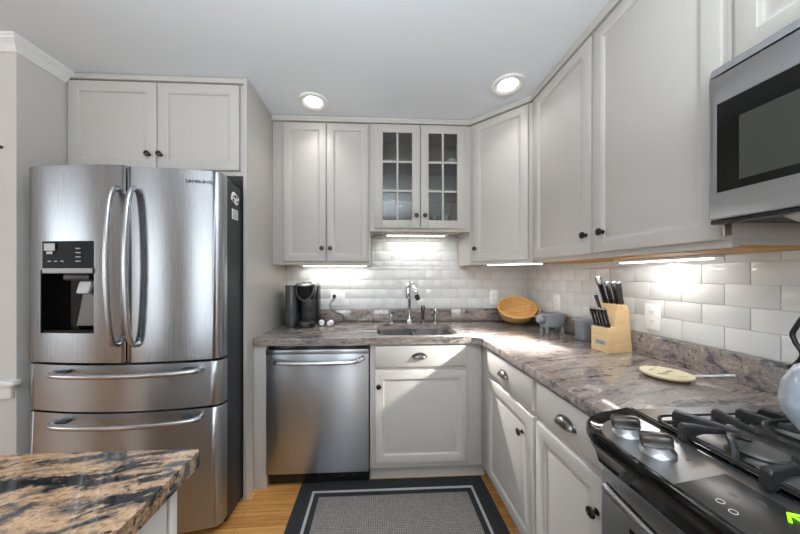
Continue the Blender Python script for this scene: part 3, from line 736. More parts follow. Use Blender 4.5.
hhandle(0.838, w1); hhandle(0.607, w2)
# dispenser
dy = ffront((DX0 + DX1) / 2)
bm = BM(); box(bm, DX0, DX1, -0.8675, -0.8615, 1.022, 1.455); box(bm, DX0, DX0 + 0.003, -0.93, -0.8675, 1.022, 1.32); box(bm, DX1 - 0.003, DX1, -0.938, -0.8675, 1.022, 1.32); box(bm, DX0 + 0.003, DX1 - 0.003, -0.925, -0.8675, 1.022, 1.034)
dsp = obj('dispenser', bm, 'blackgloss', ld, 'black ice and water dispenser recess')
bm = BM(); prism(bm, [(DX0 + 0.001, -0.87), (DX1 - 0.001, -0.87), (DX1 - 0.001, ffront(DX1) - 0.001), (DX0 + 0.001, ffront(DX0) - 0.004)], 1.330, 1.453); obj('control_panel', bm, 'black_panel', dsp)
bm = BM(); prism(bm, [(DX0 + 0.001, -0.87), (DX1 - 0.001, -0.87), (DX1 - 0.001, ffront(DX1) - 0.006), (DX0 + 0.001, ffront(DX0) - 0.008)], 1.302, 1.329, 0.002); obj('trim_bar', bm, 'pewter', dsp, 'silver trim bar')
bm = BM(); extrude_poly(bm, [(DX0 + 0.115, -0.8675, 1.03), (DX0 + 0.125, -0.895, 1.05), (DX0 + 0.145, -0.885, 1.20), (DX0 + 0.14, -0.8675, 1.29)], (0.085, 0, 0)); obj('backplate', bm, 'pewter', dsp, 'brushed splash plate')
bm = BM(); obox(bm, (DX0 + 0.175, -0.905, 1.235), (1, 0, 0), (0, 1, -0.3), (0, 0.3, 1), 0.058, 0.02, 0.062, 0.008); obj('paddle', bm, 'pale', dsp, 'pale dispenser paddle')
bm = BM(); obox(bm, (DX0 + 0.15, -0.90, 1.285), (1, 0, 0), (0, 1, 0), (0, 0, 1), 0.12, 0.05, 0.03, 0.008); obj('chute', bm, 'dark_side', dsp)
bm = BM(); obox(bm, (DX0 + 0.042, ffront(DX0 + 0.042) - 0.005, 1.427), (1, -0.13, 0), (0, 0, 1), (0, 1, 0), 0.056, 0.034, 0.002)  # pale patches paint a reflection on the black control panel
obox(bm, (DX0 + 0.042, ffront(DX0 + 0.042) - 0.005, 1.40), (1, -0.13, 0), (0, 0, 1), (0, 1, 0), 0.03, 0.012, 0.002); obj('display_reflection', bm, 'pale', dsp, 'painted pale reflection patch')
for k in range(4):
    bm = BM(); obox(bm, (DX0 + 0.185, ffront(DX0 + 0.185) - 0.0025, 1.42 - 0.020 * k), (1, -0.1, 0), (0, 0, 1), (0, 1, 0), 0.026, 0.004, 0.001); obj('button_mark', bm, 'pale', dsp)
for k in range(3):
    bm = BM(); obox(bm, (DX0 + 0.04 + 0.034 * k, ffront(DX0 + 0.04 + 0.034 * k) - 0.0045, 1.36), (1, -0.1, 0), (0, 0, 1), (0, 1, 0), 0.016, 0.004, 0.001); obj('button_mark', bm, 'pale', dsp)
bm = BM()
xa, xb = -2.215, -2.10
Ul = Vector((xb - xa, ffront(xb) - ffront(xa), 0)).normalized()
text_mesh(bm, 'SAMSUNG', (xa, ffront(xa) - 0.0035, 1.742), Ul, Z, 0.115, 0.0145, 0.0012); obj('brand_lettering', bm, 'dark_side', rd)
# magnets on the side
mx = fx1 - 0.004
bm = BM(); loops = [[(mx + d, -0.762 + s * 0.04 * cos(a), 1.712 + s * 0.030 * sin(a) + 0.006 * cos(3 * a)) for a in [2 * pi * i / 28 for i in range(28)]] for d, s in ((0.0002, 1), (0.003, 1), (0.004, 0.94))]
t2 = thing('fridge_magnet', 'white oval car-shaped magnet near the top of the refrigerator side', 'magnet', (mx, -0.762, 1.70)); quad_loop(bm, loops); obj('plate', bm, 'ivory', t2)
bm = BM()
for yy, zz, rr in ((-0.785, 1.70, 0.007), (-0.738, 1.70, 0.007), (-0.762, 1.722, 0.008), (-0.777, 1.721, 0.005), (-0.746, 1.721, 0.005)): lathe(bm, [(0, 0), (rr, 0), (rr, 0.0012), (0, 0.0012)], (mx + 0.0035, yy, zz), (1, 0, 0), 12)
obj('print', bm, 'black', t2)
t2 = thing('fridge_magnet', 'white rectangular card magnet just below the oval one on the refrigerator side', 'magnet', (mx, -0.762, 1.62))
bm = BM(); box(bm, mx + 0.0002, mx + 0.003, -0.793, -0.732, 1.598, 1.652, 0.001); obj('plate', bm, 'ivory', t2)
bm = BM()
for k in range(4): box(bm, mx + 0.003, mx + 0.0036, -0.787, -0.742 - 0.006 * (k % 2), 1.640 - 0.011 * k, 1.644 - 0.011 * k)
obj('print', bm, 'slot', t2)

# ================================================================== ISLAND (foreground)
t = thing('kitchen_island', 'white island cabinet with painted shadow gap in its side under the foreground granite slab', 'island', (-2.3, -2.2, 0))
bm = BM(); box(bm, -2.85, -1.72, -2.7, -1.702, 0.09, 0.8795, 0.002); box(bm, -2.80, -1.80, -2.65, -1.80, 0, 0.0895); obj('body', bm, 'white', t)
bm = BM(); box(bm, -1.72, -1.708, -1.718, -1.700, 0.06, 0.8795, 0.002); obj('corner_post', bm, 'white', t)
bm = BM(); box(bm, -1.72, -1.7185, -1.727, -1.718, 0.09, 0.8795); obj('shadow_gap', bm, 'slot', t)  # grey strip puts the shade of this gap into colour
bm = BM(); box(bm, -1.72, -1.709, -2.69, -1.727, 0.09, 0.8795, 0.002); obj('side_panel', bm, 'white', t)
bm = BM(); prism(bm, rrect(-3.02, -1.677, -2.85, -1.674, [0.005] * 4), 0.880, 0.914, 0.004)
single('island_countertop', bm, 'granite_b', 'tan and black streaked granite slab topping the foreground island', 'countertop')

# ================================================================== RUG
t = thing('rug', 'dark-bordered woven grey rug on the oak floor before the sink cabinet', 'rug', (-1.195, -0.93, 0))
rx0, rx1, ry0, ry1 = -1.760, -0.630, -2.10, -0.563
bm = BM(); prism(bm, rrect(rx0, rx1, ry0, ry1, 0.006, 3), 0.0006, 0.007, 0.002); obj('border', bm, 'rugdark', t)
def ring(bm, i0, i1, z0, z1):
    a = [(rx0 + i0, ry0 + i0), (rx1 - i0, ry0 + i0), (rx1 - i0, ry1 - i0), (rx0 + i0, ry1 - i0)]
    b = [(rx0 + i1, ry0 + i1), (rx1 - i1, ry0 + i1), (rx1 - i1, ry1 - i1), (rx0 + i1, ry1 - i1)]
    quad_loop(bm, [[(x, y, z0) for x, y in a], [(x, y, z1) for x, y in a], [(x, y, z1) for x, y in b], [(x, y, z0) for x, y in b]], False, False)
bm = BM(); ring(bm, 0.082, 0.097, 0.0068, 0.0082); obj('stripe', bm, 'ruglight', t)
bm = BM(); box(bm, rx0 + 0.128, rx1 - 0.128, ry0 + 0.128, ry1 - 0.128, 0.0068, 0.0086, 0.001); obj('woven_field', bm, 'rugweave', t)

# ================================================================== CEILING LAMPS
for x, y, l in ((-1.71, -0.487, 'round recessed ceiling light above the coffee maker cabinet'), (-0.518, -0.703, 'round recessed ceiling light above the corner cabinet')):
    t = thing('ceiling_light', l, 'light', (x, y, CEIL), 'recessed ceiling lights')
    bm = BM(); lathe(bm, [(0.056, -0.0005), (0.094, -0.0005), (0.095, -0.005), (0.090, -0.011), (0.076, -0.013), (0.062, -0.006), (0.057, -0.003), (0.056, -0.0005)], (x, y, CEIL), (0, 0, 1), 40); obj('trim_ring', bm, 'white', t)
    bm = BM(); lathe(bm, [(0, -0.0006), (0.055, -0.0006), (0.055, -0.003), (0.04, -0.005), (0, -0.006)], (x, y, CEIL), (0, 0, 1), 32); obj('lens', bm, 'lens', t, 'glowing white lens')
    area('can_lamp', (x, y, CEIL - 0.014), (0, 0, 0), 0.10, 0.10, CAN_E, (1, 0.98, 0.95), radians(110), t, 'DISK')
# more of the same lamps over the rest of the room
for x, y, l in ((-2.6, -2.4, 'recessed ceiling light over the island'), (-0.95, -2.75, 'recessed ceiling light over the aisle in front of the range')):
    t = thing('ceiling_light', l, 'light', (x, y, CEIL), 'recessed ceiling lights')
    bm = BM(); lathe(bm, [(0.056, -0.0005), (0.094, -0.0005), (0.095, -0.005), (0.090, -0.011), (0.076, -0.013), (0.062, -0.006), (0.057, -0.003), (0.056, -0.0005)], (x, y, CEIL), (0, 0, 1), 40); obj('trim_ring', bm, 'white', t)
    bm = BM(); lathe(bm, [(0, -0.0006), (0.055, -0.0006), (0.055, -0.003), (0.04, -0.005), (0, -0.006)], (x, y, CEIL), (0, 0, 1), 32); obj('lens', bm, 'lens', t, 'glowing white lens')
    area('can_lamp', (x, y, CEIL - 0.014), (0, 0, 0), 0.10, 0.10, CAN_E, (1, 0.98, 0.95), radians(110), t, 'DISK')

# ================================================================== MICROWAVE
t = thing('microwave', 'stainless over-the-range microwave with dark door window', 'microwave', (-0.19, -1.97, 1.44))
my0, my1, mz0, mz1, mxf = -1.578, -2.338, 1.432, 1.860, -0.380
bm = BM(); box(bm, mxf + 0.035, -0.008, my1, my0, mz0 + 0.008, mz1 - 0.001, 0.003); obj('body', bm, 'dark_side', t)
yd1 = -2.16
bm = BM(); W0, W1, V0, V1 = my0 - 0.020, yd1 + 0.02, 1.514, 1.752
x0, x1 = mxf, mxf + 0.034
quad_loop(bm, [[(x1, my0, mz0 + .012), (x1, yd1, mz0 + .012), (x1, yd1, 1.828), (x1, my0, 1.828)],
               [(x0 + .004, my0, mz0 + .012), (x0 + .004, yd1, mz0 + .012), (x0 + .004, yd1, 1.828), (x0 + .004, my0, 1.828)],
               [(x0, my0 - .006, mz0 + .016), (x0, yd1 + .003, mz0 + .016), (x0, yd1 + .003, 1.825), (x0, my0 - .006, 1.825)],
               [(x0, W0, V0), (x0, W1, V0), (x0, W1, V1), (x0, W0, V1)],
               [(x0 + .0022, W0 - .0008, V0 + .0008), (x0 + .0022, W1 + .0008, V0 + .0008), (x0 + .0022, W1 + .0008, V1 - .0008), (x0 + .0022, W0 - .0008, V1 - .0008)]])
md = obj('door', bm, 'steel_r', t)
bm = BM(); box(bm, x0 + .0006, x0 + .0022, W1 + .001, W0 - .001, V0 + .001, V1 - .001); wi = obj('window', bm, 'dkglass', md, 'dark glass window')
bm = BM(); box(bm, x0 - .0001, x0 + .0005, W1 + .05, W0 - .046, V0 + .022, V1 - .055); obj('mesh_screen', bm, 'mesh', wi, 'greyer perforated viewing area')
bm = BM(); tube(bm, smooth_path([(x0, yd1 + .05, 1.53), (x0 - .035, yd1 + .05, 1.56), (x0 - .042, yd1 + .05, 1.64), (x0 - .035, yd1 + .05, 1.72), (x0, yd1 + .05, 1.75)]), 0.011, 12); obj('handle', bm, 'handle', md)
bm = BM(); box(bm, x0, x0 + .034, my1, yd1 - .004, mz0 + .012, 1.828, 0.003); obj('control_panel', bm, 'blackgloss', t)
bm = BM(); extrude_poly(bm, [(x0 + .004, my0, 1.833), (x0 + .012, my0, 1.857), (x0 + .034, my0, 1.857), (x0 + .034, my0, 1.833)], (0, my1 - my0, 0)); obj('vent_grille', bm, 'steel_r', t)
bm = BM(); box(bm, x0 + .008, x0 + .034, my1, my0, mz0, mz0 + .011, 0.002); obj('bottom_rail', bm, 'black', t)
bm = BM(); extrude_poly(bm, [(x0 + .05, -1.68, mz0 + .008), (x0 + .09, -1.70, mz0 - .022), (x0 + .26, -1.70, mz0 - .022), (x0 + .29, -1.68, mz0 + .008)], (0, -0.58, 0)); obj('vent_filter', bm, 'pale', t, 'pale ridged underside filter')

# ================================================================== RANGE
t = thing('range', 'stainless slide-in gas range with front control shelf, foreground right', 'stove', (-0.35, -1.94, 0))
gy0, gy1 = -1.5625, -2.322
bm = BM(); box(bm, -0.655, -0.03, gy1, gy0 - 0.002, 0.02, 0.9, 0.002); obj('body', bm, 'dark_side', t)
bm = BM(); box(bm, -0.60, -0.06, gy1 + .03, gy0 - .03, 0, 0.0195); obj('plinth', bm, 'black', t)
bm = BM(); box(bm, -0.70, -0.657, gy1 + 0.006, gy0 - 0.030, 0.205, 0.795, 0.006); od = obj('oven_door', bm, 'steel_r', t)
bm = BM(); box(bm, -0.7025, -0.7002, gy1 + 0.09, gy0 - 0.115, 0.30, 0.70, 0.001); obj('oven_window', bm, 'blackgloss', od, 'black glass window')
bm = BM(); tube(bm, smooth_path([(-0.698, gy0 - .068, 0.758), (-0.718, gy0 - .078, 0.766), (-0.730, gy0 - .11, 0.770), (-0.752, -1.94, 0.772), (-0.730, gy1 + .10, 0.772), (-0.718, gy1 + .066, 0.770), (-0.698, gy1 + .058, 0.762)], 8), 0.0125, 14); obj('handle', bm, 'handle', od)
bm = BM(); box(bm, -0.70, -0.657, gy1 + 0.006, gy0 - 0.030, 0.03, 0.198, 0.006); obj('warming_drawer', bm, 'steel_r', t)
# control shelf
def shelf_z(x): return 0.925 - (-0.59 - x) * 0.15
outl = rrect(-0.757, -0.594, gy1 - 0.004, gy0 + 0.004, [0.004, 0.085, 0.085, 0.004], 12)
def inset(poly, cxy, d):
    # parallel inset of a convex polygon
    n = len(poly); res = []
    for i in range(n):
        p, a, b = Vector(poly[i]), Vector(poly[i - 1]), Vector(poly[(i + 1) % n])
        e0, e1 = (p - a).normalized(), (b - p).normalized()
        n0, n1 = Vector((-e0.y, e0.x)), Vector((-e1.y, e1.x)); m = (n0 + n1).normalized()
        res.append(p + m * (d / max(0.3, m.dot(n0))))
    return [(q.x, q.y) for q in res]
i1, i2, i3 = inset(outl, 0, 0.005), inset(outl, 0, 0.012), inset(outl, 0, 0.020)
low = inset(outl, 0, 0.03)
bm = BM(); quad_loop(bm, [[(x, y, shelf_z(x) - 0.030) for x, y in i1], [(x, y, shelf_z(x) - 0.020) for x, y in outl], [(x, y, shelf_z(x) - 0.004) for x, y in outl], [(x, y, shelf_z(x) + 0.002) for x, y in i1], [(x, y, shelf_z(x) + 0.001) for x, y in i2], [(x, y, shelf_z(x) - 0.003) for x, y in i3]])
cs = obj('control_shelf', bm, 'blackgloss', t, 'gloss black rim of the control shelf')
# steel shelf plate: reaches the cooktop joint at the back
pl = rrect(-0.738, -0.603, gy1 + 0.034, gy0 - 0.034, [0.004, 0.07, 0.07, 0.004], 12)
bm = BM(); quad_loop(bm, [[(x, y, shelf_z(x) - 0.0029) for x, y in pl], [(x, y, shelf_z(x) - 0.0012) for x, y in pl]]); obj('shelf_plate', bm, 'steel_r', cs, 'brushed steel control plate')
bm = BM(); quad_loop(bm, [[(x, y, 0.80) for x, y in ((-0.657, gy0 - .004), (-0.657, gy1 + .004), (-0.705, gy1 + .004), (-0.705, gy0 - .03))], [(x, y, 0.835) for x, y in ((-0.657, gy0 - .004), (-0.657, gy1 + .004), (-0.722, gy1 + .004), (-0.722, gy0 - .04))], [(x, y, 0.868) for x, y in ((-0.657, gy0 - .004), (-0.657, gy1 + .004), (-0.745, gy1 + .004), (-0.745, gy0 - .05))]])
obj('fascia', bm, 'blackgloss', t, 'black vented fascia under the shelf')
SN = Vector((-0.15, 0, 1)).normalized()
SUx = Vector((1, 0, 0.15)).normalized()
def shelf_pt(x, y, d=0.0): return Vector((x, y, shelf_z(x) - 0.0012)) + SN * d
bm = BM(); obox(bm, shelf_pt(-0.686, -1.985, 0.0006), SUx, (0, 1, 0), SN, 0.104, 0.36, 0.0016, 0.0006); tg = obj('touch_panel', bm, 'panelglass', cs, 'dark glass touch panel')
for yy, xx in ((-1.852, -0.708), (-1.872, -0.712)):
    bm = BM(); tube(bm, [shelf_pt(xx + 0.005 * cos(a), yy + 0.005 * sin(a), 0.0017) for a in [2 * pi * i / 14 for i in range(14)]], 0.0007, 6, True); obj('panel_mark', bm, 'pale', tg)
for k, (xx, yy, lx, ly) in enumerate(((-0.675, -1.845, .006, .009), (-0.669, -1.872, .003, .012), (-0.655, -1.868, .003, .010), (-0.69, -1.868, .003, .010), (-0.645, -1.905, .003, .014), (-0.72, -1.915, .003, .016), (-0.712, -1.93, .003, .012), (-0.66, -1.96, .003, .02), (-0.68, -2.0, .003, .02), (-0.70, -2.05, .003, .02), (-0.66, -2.08, .003, .02))):
    bm = BM(); obox(bm, shelf_pt(xx, yy, 0.0015), SUx, (0, 1, 0), SN, lx, ly, 0.0006); obj('panel_mark', bm, 'slot', tg)
bm = BM()
ac = shelf_pt(-0.645, -1.902, 0.0016)
def arrow(c):
    tube(bm, [c + SUx * 0.016 + Vector((0, 0.000, 0)), c + Vector((0, 0.012, 0)), c + SUx * -0.016], 0.0022, 6)
    tube(bm, [c + Vector((0, 0.012, 0)), c + Vector((0, -0.024, 0)) ], 0.0022, 6)
    tube(bm, [c + SUx * 0.011 + Vector((0, -0.004, 0)), c + SUx * 0.011 + Vector((0, -0.02, 0))], 0.0018, 6)
arrow(ac); obj('indicator_arrow', bm, 'green', tg, 'glowing green arrow indicator')
bm = BM(); lathe(bm, [(0, 0), (0.004, 0), (0.004, 0.0006), (0, 0.0006)], shelf_pt(-0.655, -1.76, 0), SN, 12); obj('maker_dot', bm, 'slot', cs)
KN = [(0, 0), (0.030, 0), (0.031, 0.004), (0.027, 0.008), (0.024, 0.014), (0.022, 0.017), (0, 0.018)]
def rknob(x, y, rot):
    bm = BM(); c = shelf_pt(x, y, 0.0); lathe(bm, KN, c, SN, 28)
    k = obj('knob', bm, 'steel_r', cs)
    a = Vector((cos(rot), sin(rot), 0)); a = (a - SN * a.dot(SN)).normalized(); b2 = SN.cross(a)
    bm = BM(); obox(bm, c + SN * 0.025, a, b2, SN, 0.056, 0.026, 0.032, 0.009); obj('grip', bm, 'pewter', k, 'darker raised grip bar')
for x, y in ((-0.684, -1.652), (-0.684, -1.725), (-0.684, -2.17), (-0.684, -2.243)): rknob(x, y, radians(-28))
# cooktop
bm = BM(); box(bm, -0.594, -0.03, gy1 - 0.003, gy0 + 0.0, 0.9005, 0.922, 0.003); box(bm, -0.594, -0.03, gy0 - 0.0, gy0 + 0.0022, 0.9155, 0.921)
ctop = obj('cooktop', bm, 'steel_r', t)
bm = BM()
for y0, y1 in ((gy0 - 0.045, gy0 - 0.37), (gy1 + 0.37, gy1 + 0.045)):
    tube(bm, [(x, y, 0.923) for x, y in rrect(-0.572, -0.06, min(y0, y1), max(y0, y1), 0.03)], 0.0035, 6, True)
tube(bm, [(-0.594, gy0, 0.921), (-0.594, gy1, 0.921)], 0.0035, 6); tube(bm, [(-0.584, gy0, 0.922), (-0.584, gy1, 0.922)], 0.0022, 6)
obj('well_rim', bm, 'blackgloss', ctop)
bm = BM()
for y0, y1 in ((gy0 - 0.05, gy0 - 0.365), (gy1 + 0.365, gy1 + 0.05)):
    prism(bm, rrect(-0.567, -0.065, min(y0, y1), max(y0, y1), 0.028), 0.9218, 0.9232)
obj('well_floor', bm, 'steel_r', ctop)
BURN = [(-0.525, -1.777), (-0.25, -1.777), (-0.525, -2.105), (-0.25, -2.105)]
for x, y in BURN:
    bm = BM(); lathe(bm, [(0, 0), (0.046, 0), (0.047, 0.003), (0.040, 0.006), (0.034, 0.012), (0, 0.012)], (x, y, 0.9233), (0, 0, 1), 30); b_ = obj('burner_base', bm, 'pewter', ctop)
    bm = BM(); lathe(bm, [(0, 0), (0.037, 0), (0.039, 0.004), (0.036, 0.008), (0, 0.009)], (x, y, 0.9354), (0, 0, 1), 30); obj('burner_cap', bm, 'cap', b_)
# grates
def finger(bm, ox, oy, ix, iy, foot=True, zt=0.960):
    """tapering finger from the outer edge (with a foot) to its tip over the burner"""
    a, b = Vector((ox, oy, 0)), Vector((ix, iy, 0)); d = (b - a).normalized(); n = Vector((-d.y, d.x, 0)); Ln = (b - a).length
    z0 = 0.9236 if foot else 0.940
    sec = [(0.0, z0, zt - 0.006, 0.0075), (0.004, z0, zt, 0.0075), (0.016, z0, zt, 0.0072), (0.026, 0.938, zt, 0.0068), (0.5 * Ln, 0.943, zt - 0.001, 0.006), (Ln - 0.004, 0.947, zt - 0.003, 0.0045), (Ln, 0.949, zt - 0.006, 0.004)]
    loops = []
    for s, z0_, z1, w in sec:
        p = a + d * s; loops.append([p + n * w + Z * z0_, p - n * w + Z * z0_, p - n * w + Z * (z1 - 0.003), p - n * w * 0.6 + Z * z1, p + n * w * 0.6 + Z * z1, p + n * w + Z * (z1 - 0.003)])
    quad_loop(bm, loops)
FING = [(-.558, -1.645, -.502, -1.733), (-.447, -1.645, -.471, -1.738), (-.610, -1.706, -.534, -1.728), (-.386, -1.645, -.372, -1.742), (-.327, -1.645, -.300, -1.735), (-.190, -1.645, -.212, -1.735),
        (-.105, -1.706, -.190, -1.730), (-.622, -1.849, -.547, -1.842), (-.560, -1.915, -.512, -1.815), (-.440, -1.915, -.466, -1.80), (-.386, -1.915, -.378, -1.80), (-.327, -1.915, -.300, -1.825), (-.190, -1.915, -.212, -1.825), (-.105, -1.849, -.190, -1.832)]
def grate(yc, label):
    g = thing('cooktop_grate', label, 'grate', (-0.36, yc, 0.9235), 'cast iron cooktop grates')
    bm = BM()
    for (a, b) in (((-.60, -1.656), (-.10, -1.656)), ((-.60, -1.905), (-.10, -1.905)), ((-.60, -1.656), (-.60, -1.905)), ((-.10, -1.656), (-.10, -1.905)), ((-.383, -1.656), (-.383, -1.905))):
        d = (Vector(b) - Vector(a)); c = (Vector(a) + Vector(b)) / 2
        obox(bm, (c.x, c.y, 0.934), (d.x, d.y, 0), (-d.y, d.x, 0), (0, 0, 1), d.length + 0.008, 0.008, 0.008, 0.002)
    obj('frame', bm, 'iron', g)
    for f in FING:
        bm = BM(); finger(bm, *f); obj('finger', bm, 'iron', g)
    for cx in (-.525, -.25):
        bm = BM(); tube(bm, smooth_path([(cx - .072, -1.790, .926), (cx - .068, -1.788, .945), (cx - .055, -1.776, .955), (cx - .035, -1.757, .956), (cx - .012, -1.752, .955), (cx + .006, -1.760, .952)], 6), 0.0065, 8); obj('hooked_finger', bm, 'iron', g)
    bm = BM(); tube(bm, smooth_path([(-.425, -1.735, .94), (-.428, -1.722, .953), (-.405, -1.71, .957), (-.36, -1.705, .957), (-.30, -1.70, .955)], 6), 0.0055, 8); obj('cross_rib', bm, 'iron', g)
    return g
g1 = grate(-1.78, 'black cast iron grate at the left end of the range, under the kettle')
dup(g1, (0, -0.325, 0), 'black cast iron grate at the far right end of the range')

# ================================================================== KETTLE
kx, ky, kz = -0.322, -1.822, 0.9612
t = thing('kettle', 'pale blue enamel kettle with black wire handle standing on the range grate', 'kettle', (kx, ky, kz))
bm = BM(); lathe(bm, [(0, 0), (0.096, 0), (0.110, 0.008), (0.124, 0.037), (0.127, 0.064), (0.122, 0.10), (0.106, 0.133), (0.078, 0.157), (0.05, 0.168), (0.048, 0.171), (0, 0.171)], (kx, ky, kz), (0, 0, 1), 48); obj('body', bm, 'kettle', t)
bm = BM(); lathe(bm, [(0, 0), (0.046, 0), (0.046, 0.006), (0.03, 0.014), (0.008, 0.018), (0.007, 0.024), (0.015, 0.03), (0.012, 0.04), (0, 0.042)], (kx, ky, kz + 0.1711), (0, 0, 1), 28); obj('lid', bm, 'kettle', t)
bm = BM(); tube(bm, smooth_path([(kx + 0.06, ky - 0.06, kz + 0.12), (kx + 0.09, ky - 0.09, kz + 0.14), (kx + 0.108, ky - 0.108, kz + 0.17)]), [0.024] * 6 + [0.018] * 11, 16); sp_ = obj('spout', bm, 'kettle', t)
bm = BM(); lathe(bm, [(0, 0), (0.019, 0), (0.02, 0.012), (0.012, 0.018), (0, 0.019)], (kx + 0.106, ky - 0.106, kz + 0.167), (0.42, -0.42, 0.8), 18); obj('spout_cap', bm, 'black', sp_, 'black whistle cap')
bm = BM(); tube(bm, smooth_path([(kx, ky + 0.122, kz + 0.122), (kx, ky + 0.112, kz + 0.140), (kx, ky + 0.110, kz + 0.155), (kx, ky + 0.121, kz + 0.178), (kx, ky + 0.122, kz + 0.205), (kx, ky + 0.085, kz + 0.262), (kx, ky - 0.02, kz + 0.285), (kx, ky - 0.08, kz + 0.25), (kx, ky - 0.085, kz + 0.195), (kx, ky - 0.090, kz + 0.146)]), 0.0046, 10); hd = obj('handle', bm, 'black', t, 'black bail handle')
bm = BM(); obox(bm, (kx, ky + 0.116, kz + 0.122), (0, 0.8, -0.6), (1, 0, 0), (0, 0.6, 0.8), 0.03, 0.022, 0.014, 0.004); obj('bracket', bm, 'black', hd)

# ================================================================== COUNTER OBJECTS
CT = 0.9145
# coffee maker
t = thing('coffee_maker', 'black and silver single-cup coffee maker beside the tall end panel', 'coffee maker', (-1.86, -0.17, CT))
bm = BM(); prism(bm, rrect(-1.897, -1.748, -0.175, -0.05, 0.03), CT + 0.0005, CT + 0.30, 0.006); obj('column', bm, 'black', t)
bm = BM(); prism(bm, rrect(-1.893, -1.752, -0.30, -0.17, 0.045), CT + 0.0005, CT + 0.035, 0.006); obj('drip_tray', bm, 'black', t)
bm = BM(); prism(bm, rrect(-1.880, -1.765, -0.29, -0.18, 0.038), CT + 0.0352, CT + 0.04, 0.001); obj('drip_plate', bm, 'pewter', t)
bm = BM(); quad_loop(bm, [[(x, y, z) for x, y in rrect(-1.822 - w, -1.822 + w, yb, -0.10, rr)] for w, yb, rr, z in ((0.046, -0.235, 0.04, CT + 0.205), (0.055, -0.26, 0.04, CT + 0.215), (0.068, -0.285, 0.045, CT + 0.285), (0.07, -0.287, 0.045, CT + 0.302))]); obj('brew_head', bm, 'black', t)
bm = BM(); tube(bm, smooth_path([(-1.888, -0.262, CT + 0.30), (-1.872, -0.283, CT + 0.235), (-1.822, -0.296, CT + 0.196), (-1.772, -0.283, CT + 0.235), (-1.756, -0.262, CT + 0.30)]), 0.0032, 8); obj('handle', bm, 'pewter', t, 'silver lift handle')
bm = BM(); prism(bm, rrect(-1.897, -1.747, -0.29, -0.08, 0.05), CT + 0.3022, CT + 0.322, 0.006); ld_ = obj('lid', bm, 'handle', t, 'silver lid')
bm = BM(); lathe(bm, [(0, 0), (0.05, 0), (0.045, 0.008), (0, 0.012)], (-1.822, -0.18, CT + 0.3222), (0, 0, 1), 24); obj('lid_dome', bm, 'handle', ld_)
bm = BM(); prism(bm, rrect(-1.978, -1.8975, -0.25, -0.06, 0.028), CT + 0.0005, CT + 0.305, 0.005); obj('water_tank', bm, 'tank', t, 'smoky water tank')
# coffee pods
def pod(x, y, ax, l):
    t = thing('coffee_pod', l, 'pod', (x, y, CT), 'small white items by the coffee maker')
    a = Vector(ax).normalized(); c = Vector((x, y, CT + 0.024))
    bm = BM(); lathe(bm, [(0, 0), (0.017, 0), (0.022, 0.034), (0, 0.034)], c, a, 20); obj('cup', bm, 'ivory', t)
    bm = BM(); lathe(bm, [(0, 0), (0.0235, 0), (0.0235, 0.002), (0, 0.002)], c + a * 0.0341, a, 20); obj('lid', bm, 'bronze', t, 'dark foil lid')
pod(-1.705, -0.235, (-0.3, 0.95, 0), 'small white pod lying right against the coffee maker base')
pod(-1.652, -0.25, (0.35, 0.93, 0), 'small white pod lying a little apart, between coffee maker and sink')
# outlets
def outlet(label, c, U, N, w, h, gangs):
    U, N = Vector(U), Vector(N); c = Vector(c)
    t = thing('wall_outlet', label, 'outlet', c)
    bm = BM(); obox(bm, c + N * 0.003, U, Z, N, w, h, 0.006, 0.002); obj('plate', bm, 'ivory', t)
    for gx, kind in gangs:
        for dz in ((0.021, -0.021) if kind == 'duplex' else (0,)):
            cc = c + U * gx + Z * dz
            bm = BM()
            if kind == 'duplex': lathe(bm, [(0, 0.0062), (0.0155, 0.0062), (0.0155, 0.0082), (0, 0.0082)], cc, N, 24)
            else: obox(bm, cc + N * 0.0075, U, Z, N, 0.033, 0.066, 0.003, 0.001)
            s = obj('socket', bm, 'ivory', t)
            bm = BM(); f0 = 0.0084 if kind == 'duplex' else 0.0092
            for dd in ((0,) if kind == 'duplex' else (0.016, -0.016)):
                for su in (-0.006, 0.006): obox(bm, cc + U * su + Z * (0.003 + dd) + N * f0, U, Z, N, 0.002, 0.008, 0.0006)
                obox(bm, cc - Z * (0.007 - dd) + N * f0, U, Z, N, 0.004, 0.004, 0.0006)
            obj('slots', bm, 'slot', s)
    return t
outlet('double white outlet plate with a black plug, right of the coffee maker', (-1.621, -0.0068, 1.103), (1, 0, 0), (0, -1, 0), 0.116, 0.118, [(-0.026, 'gfci'), (0.026, 'gfci')])
outlet('single white outlet plate on the back wall left of the wicker basket', (-0.303, -0.0068, 1.106), (1, 0, 0), (0, -1, 0), 0.07, 0.116, [(0, 'duplex')])
outlet('single white outlet plate on the right wall behind the grey tub', (-0.0068, -0.400, 1.10), (0, -1, 0), (-1, 0, 0), 0.07, 0.116, [(0, 'duplex')])
outlet('single white outlet plate on the right wall beside the knife block', (-0.0068, -1.078, 1.10), (0, -1, 0), (-1, 0, 0), 0.072, 0.118, [(0, 'duplex')])
t = thing('power_cord', 'black plug and brown cord hanging from the double outlet to the counter', 'cord', (-1.65, -0.03, 1.1))
bm = BM(); obox(bm, (-1.647, -0.0275, 1.122), (1, 0, 0), (0, 0, 1), (0, 1, 0), 0.026, 0.03, 0.022, 0.006); obj('plug', bm, 'black', t)
bm = BM(); tube(bm, smooth_path([(-1.647, -0.038, 1.112), (-1.675, -0.045, 1.075), (-1.678, -0.05, 1.035), (-1.64, -0.055, 0.998), (-1.578, -0.065, 0.972), (-1.565, -0.085, 0.94), (-1.60, -0.11, 0.9185), (-1.68, -0.12, 0.918), (-1.745, -0.11, 0.918)]), 0.0032, 8); obj('cord', bm, 'cord', t)
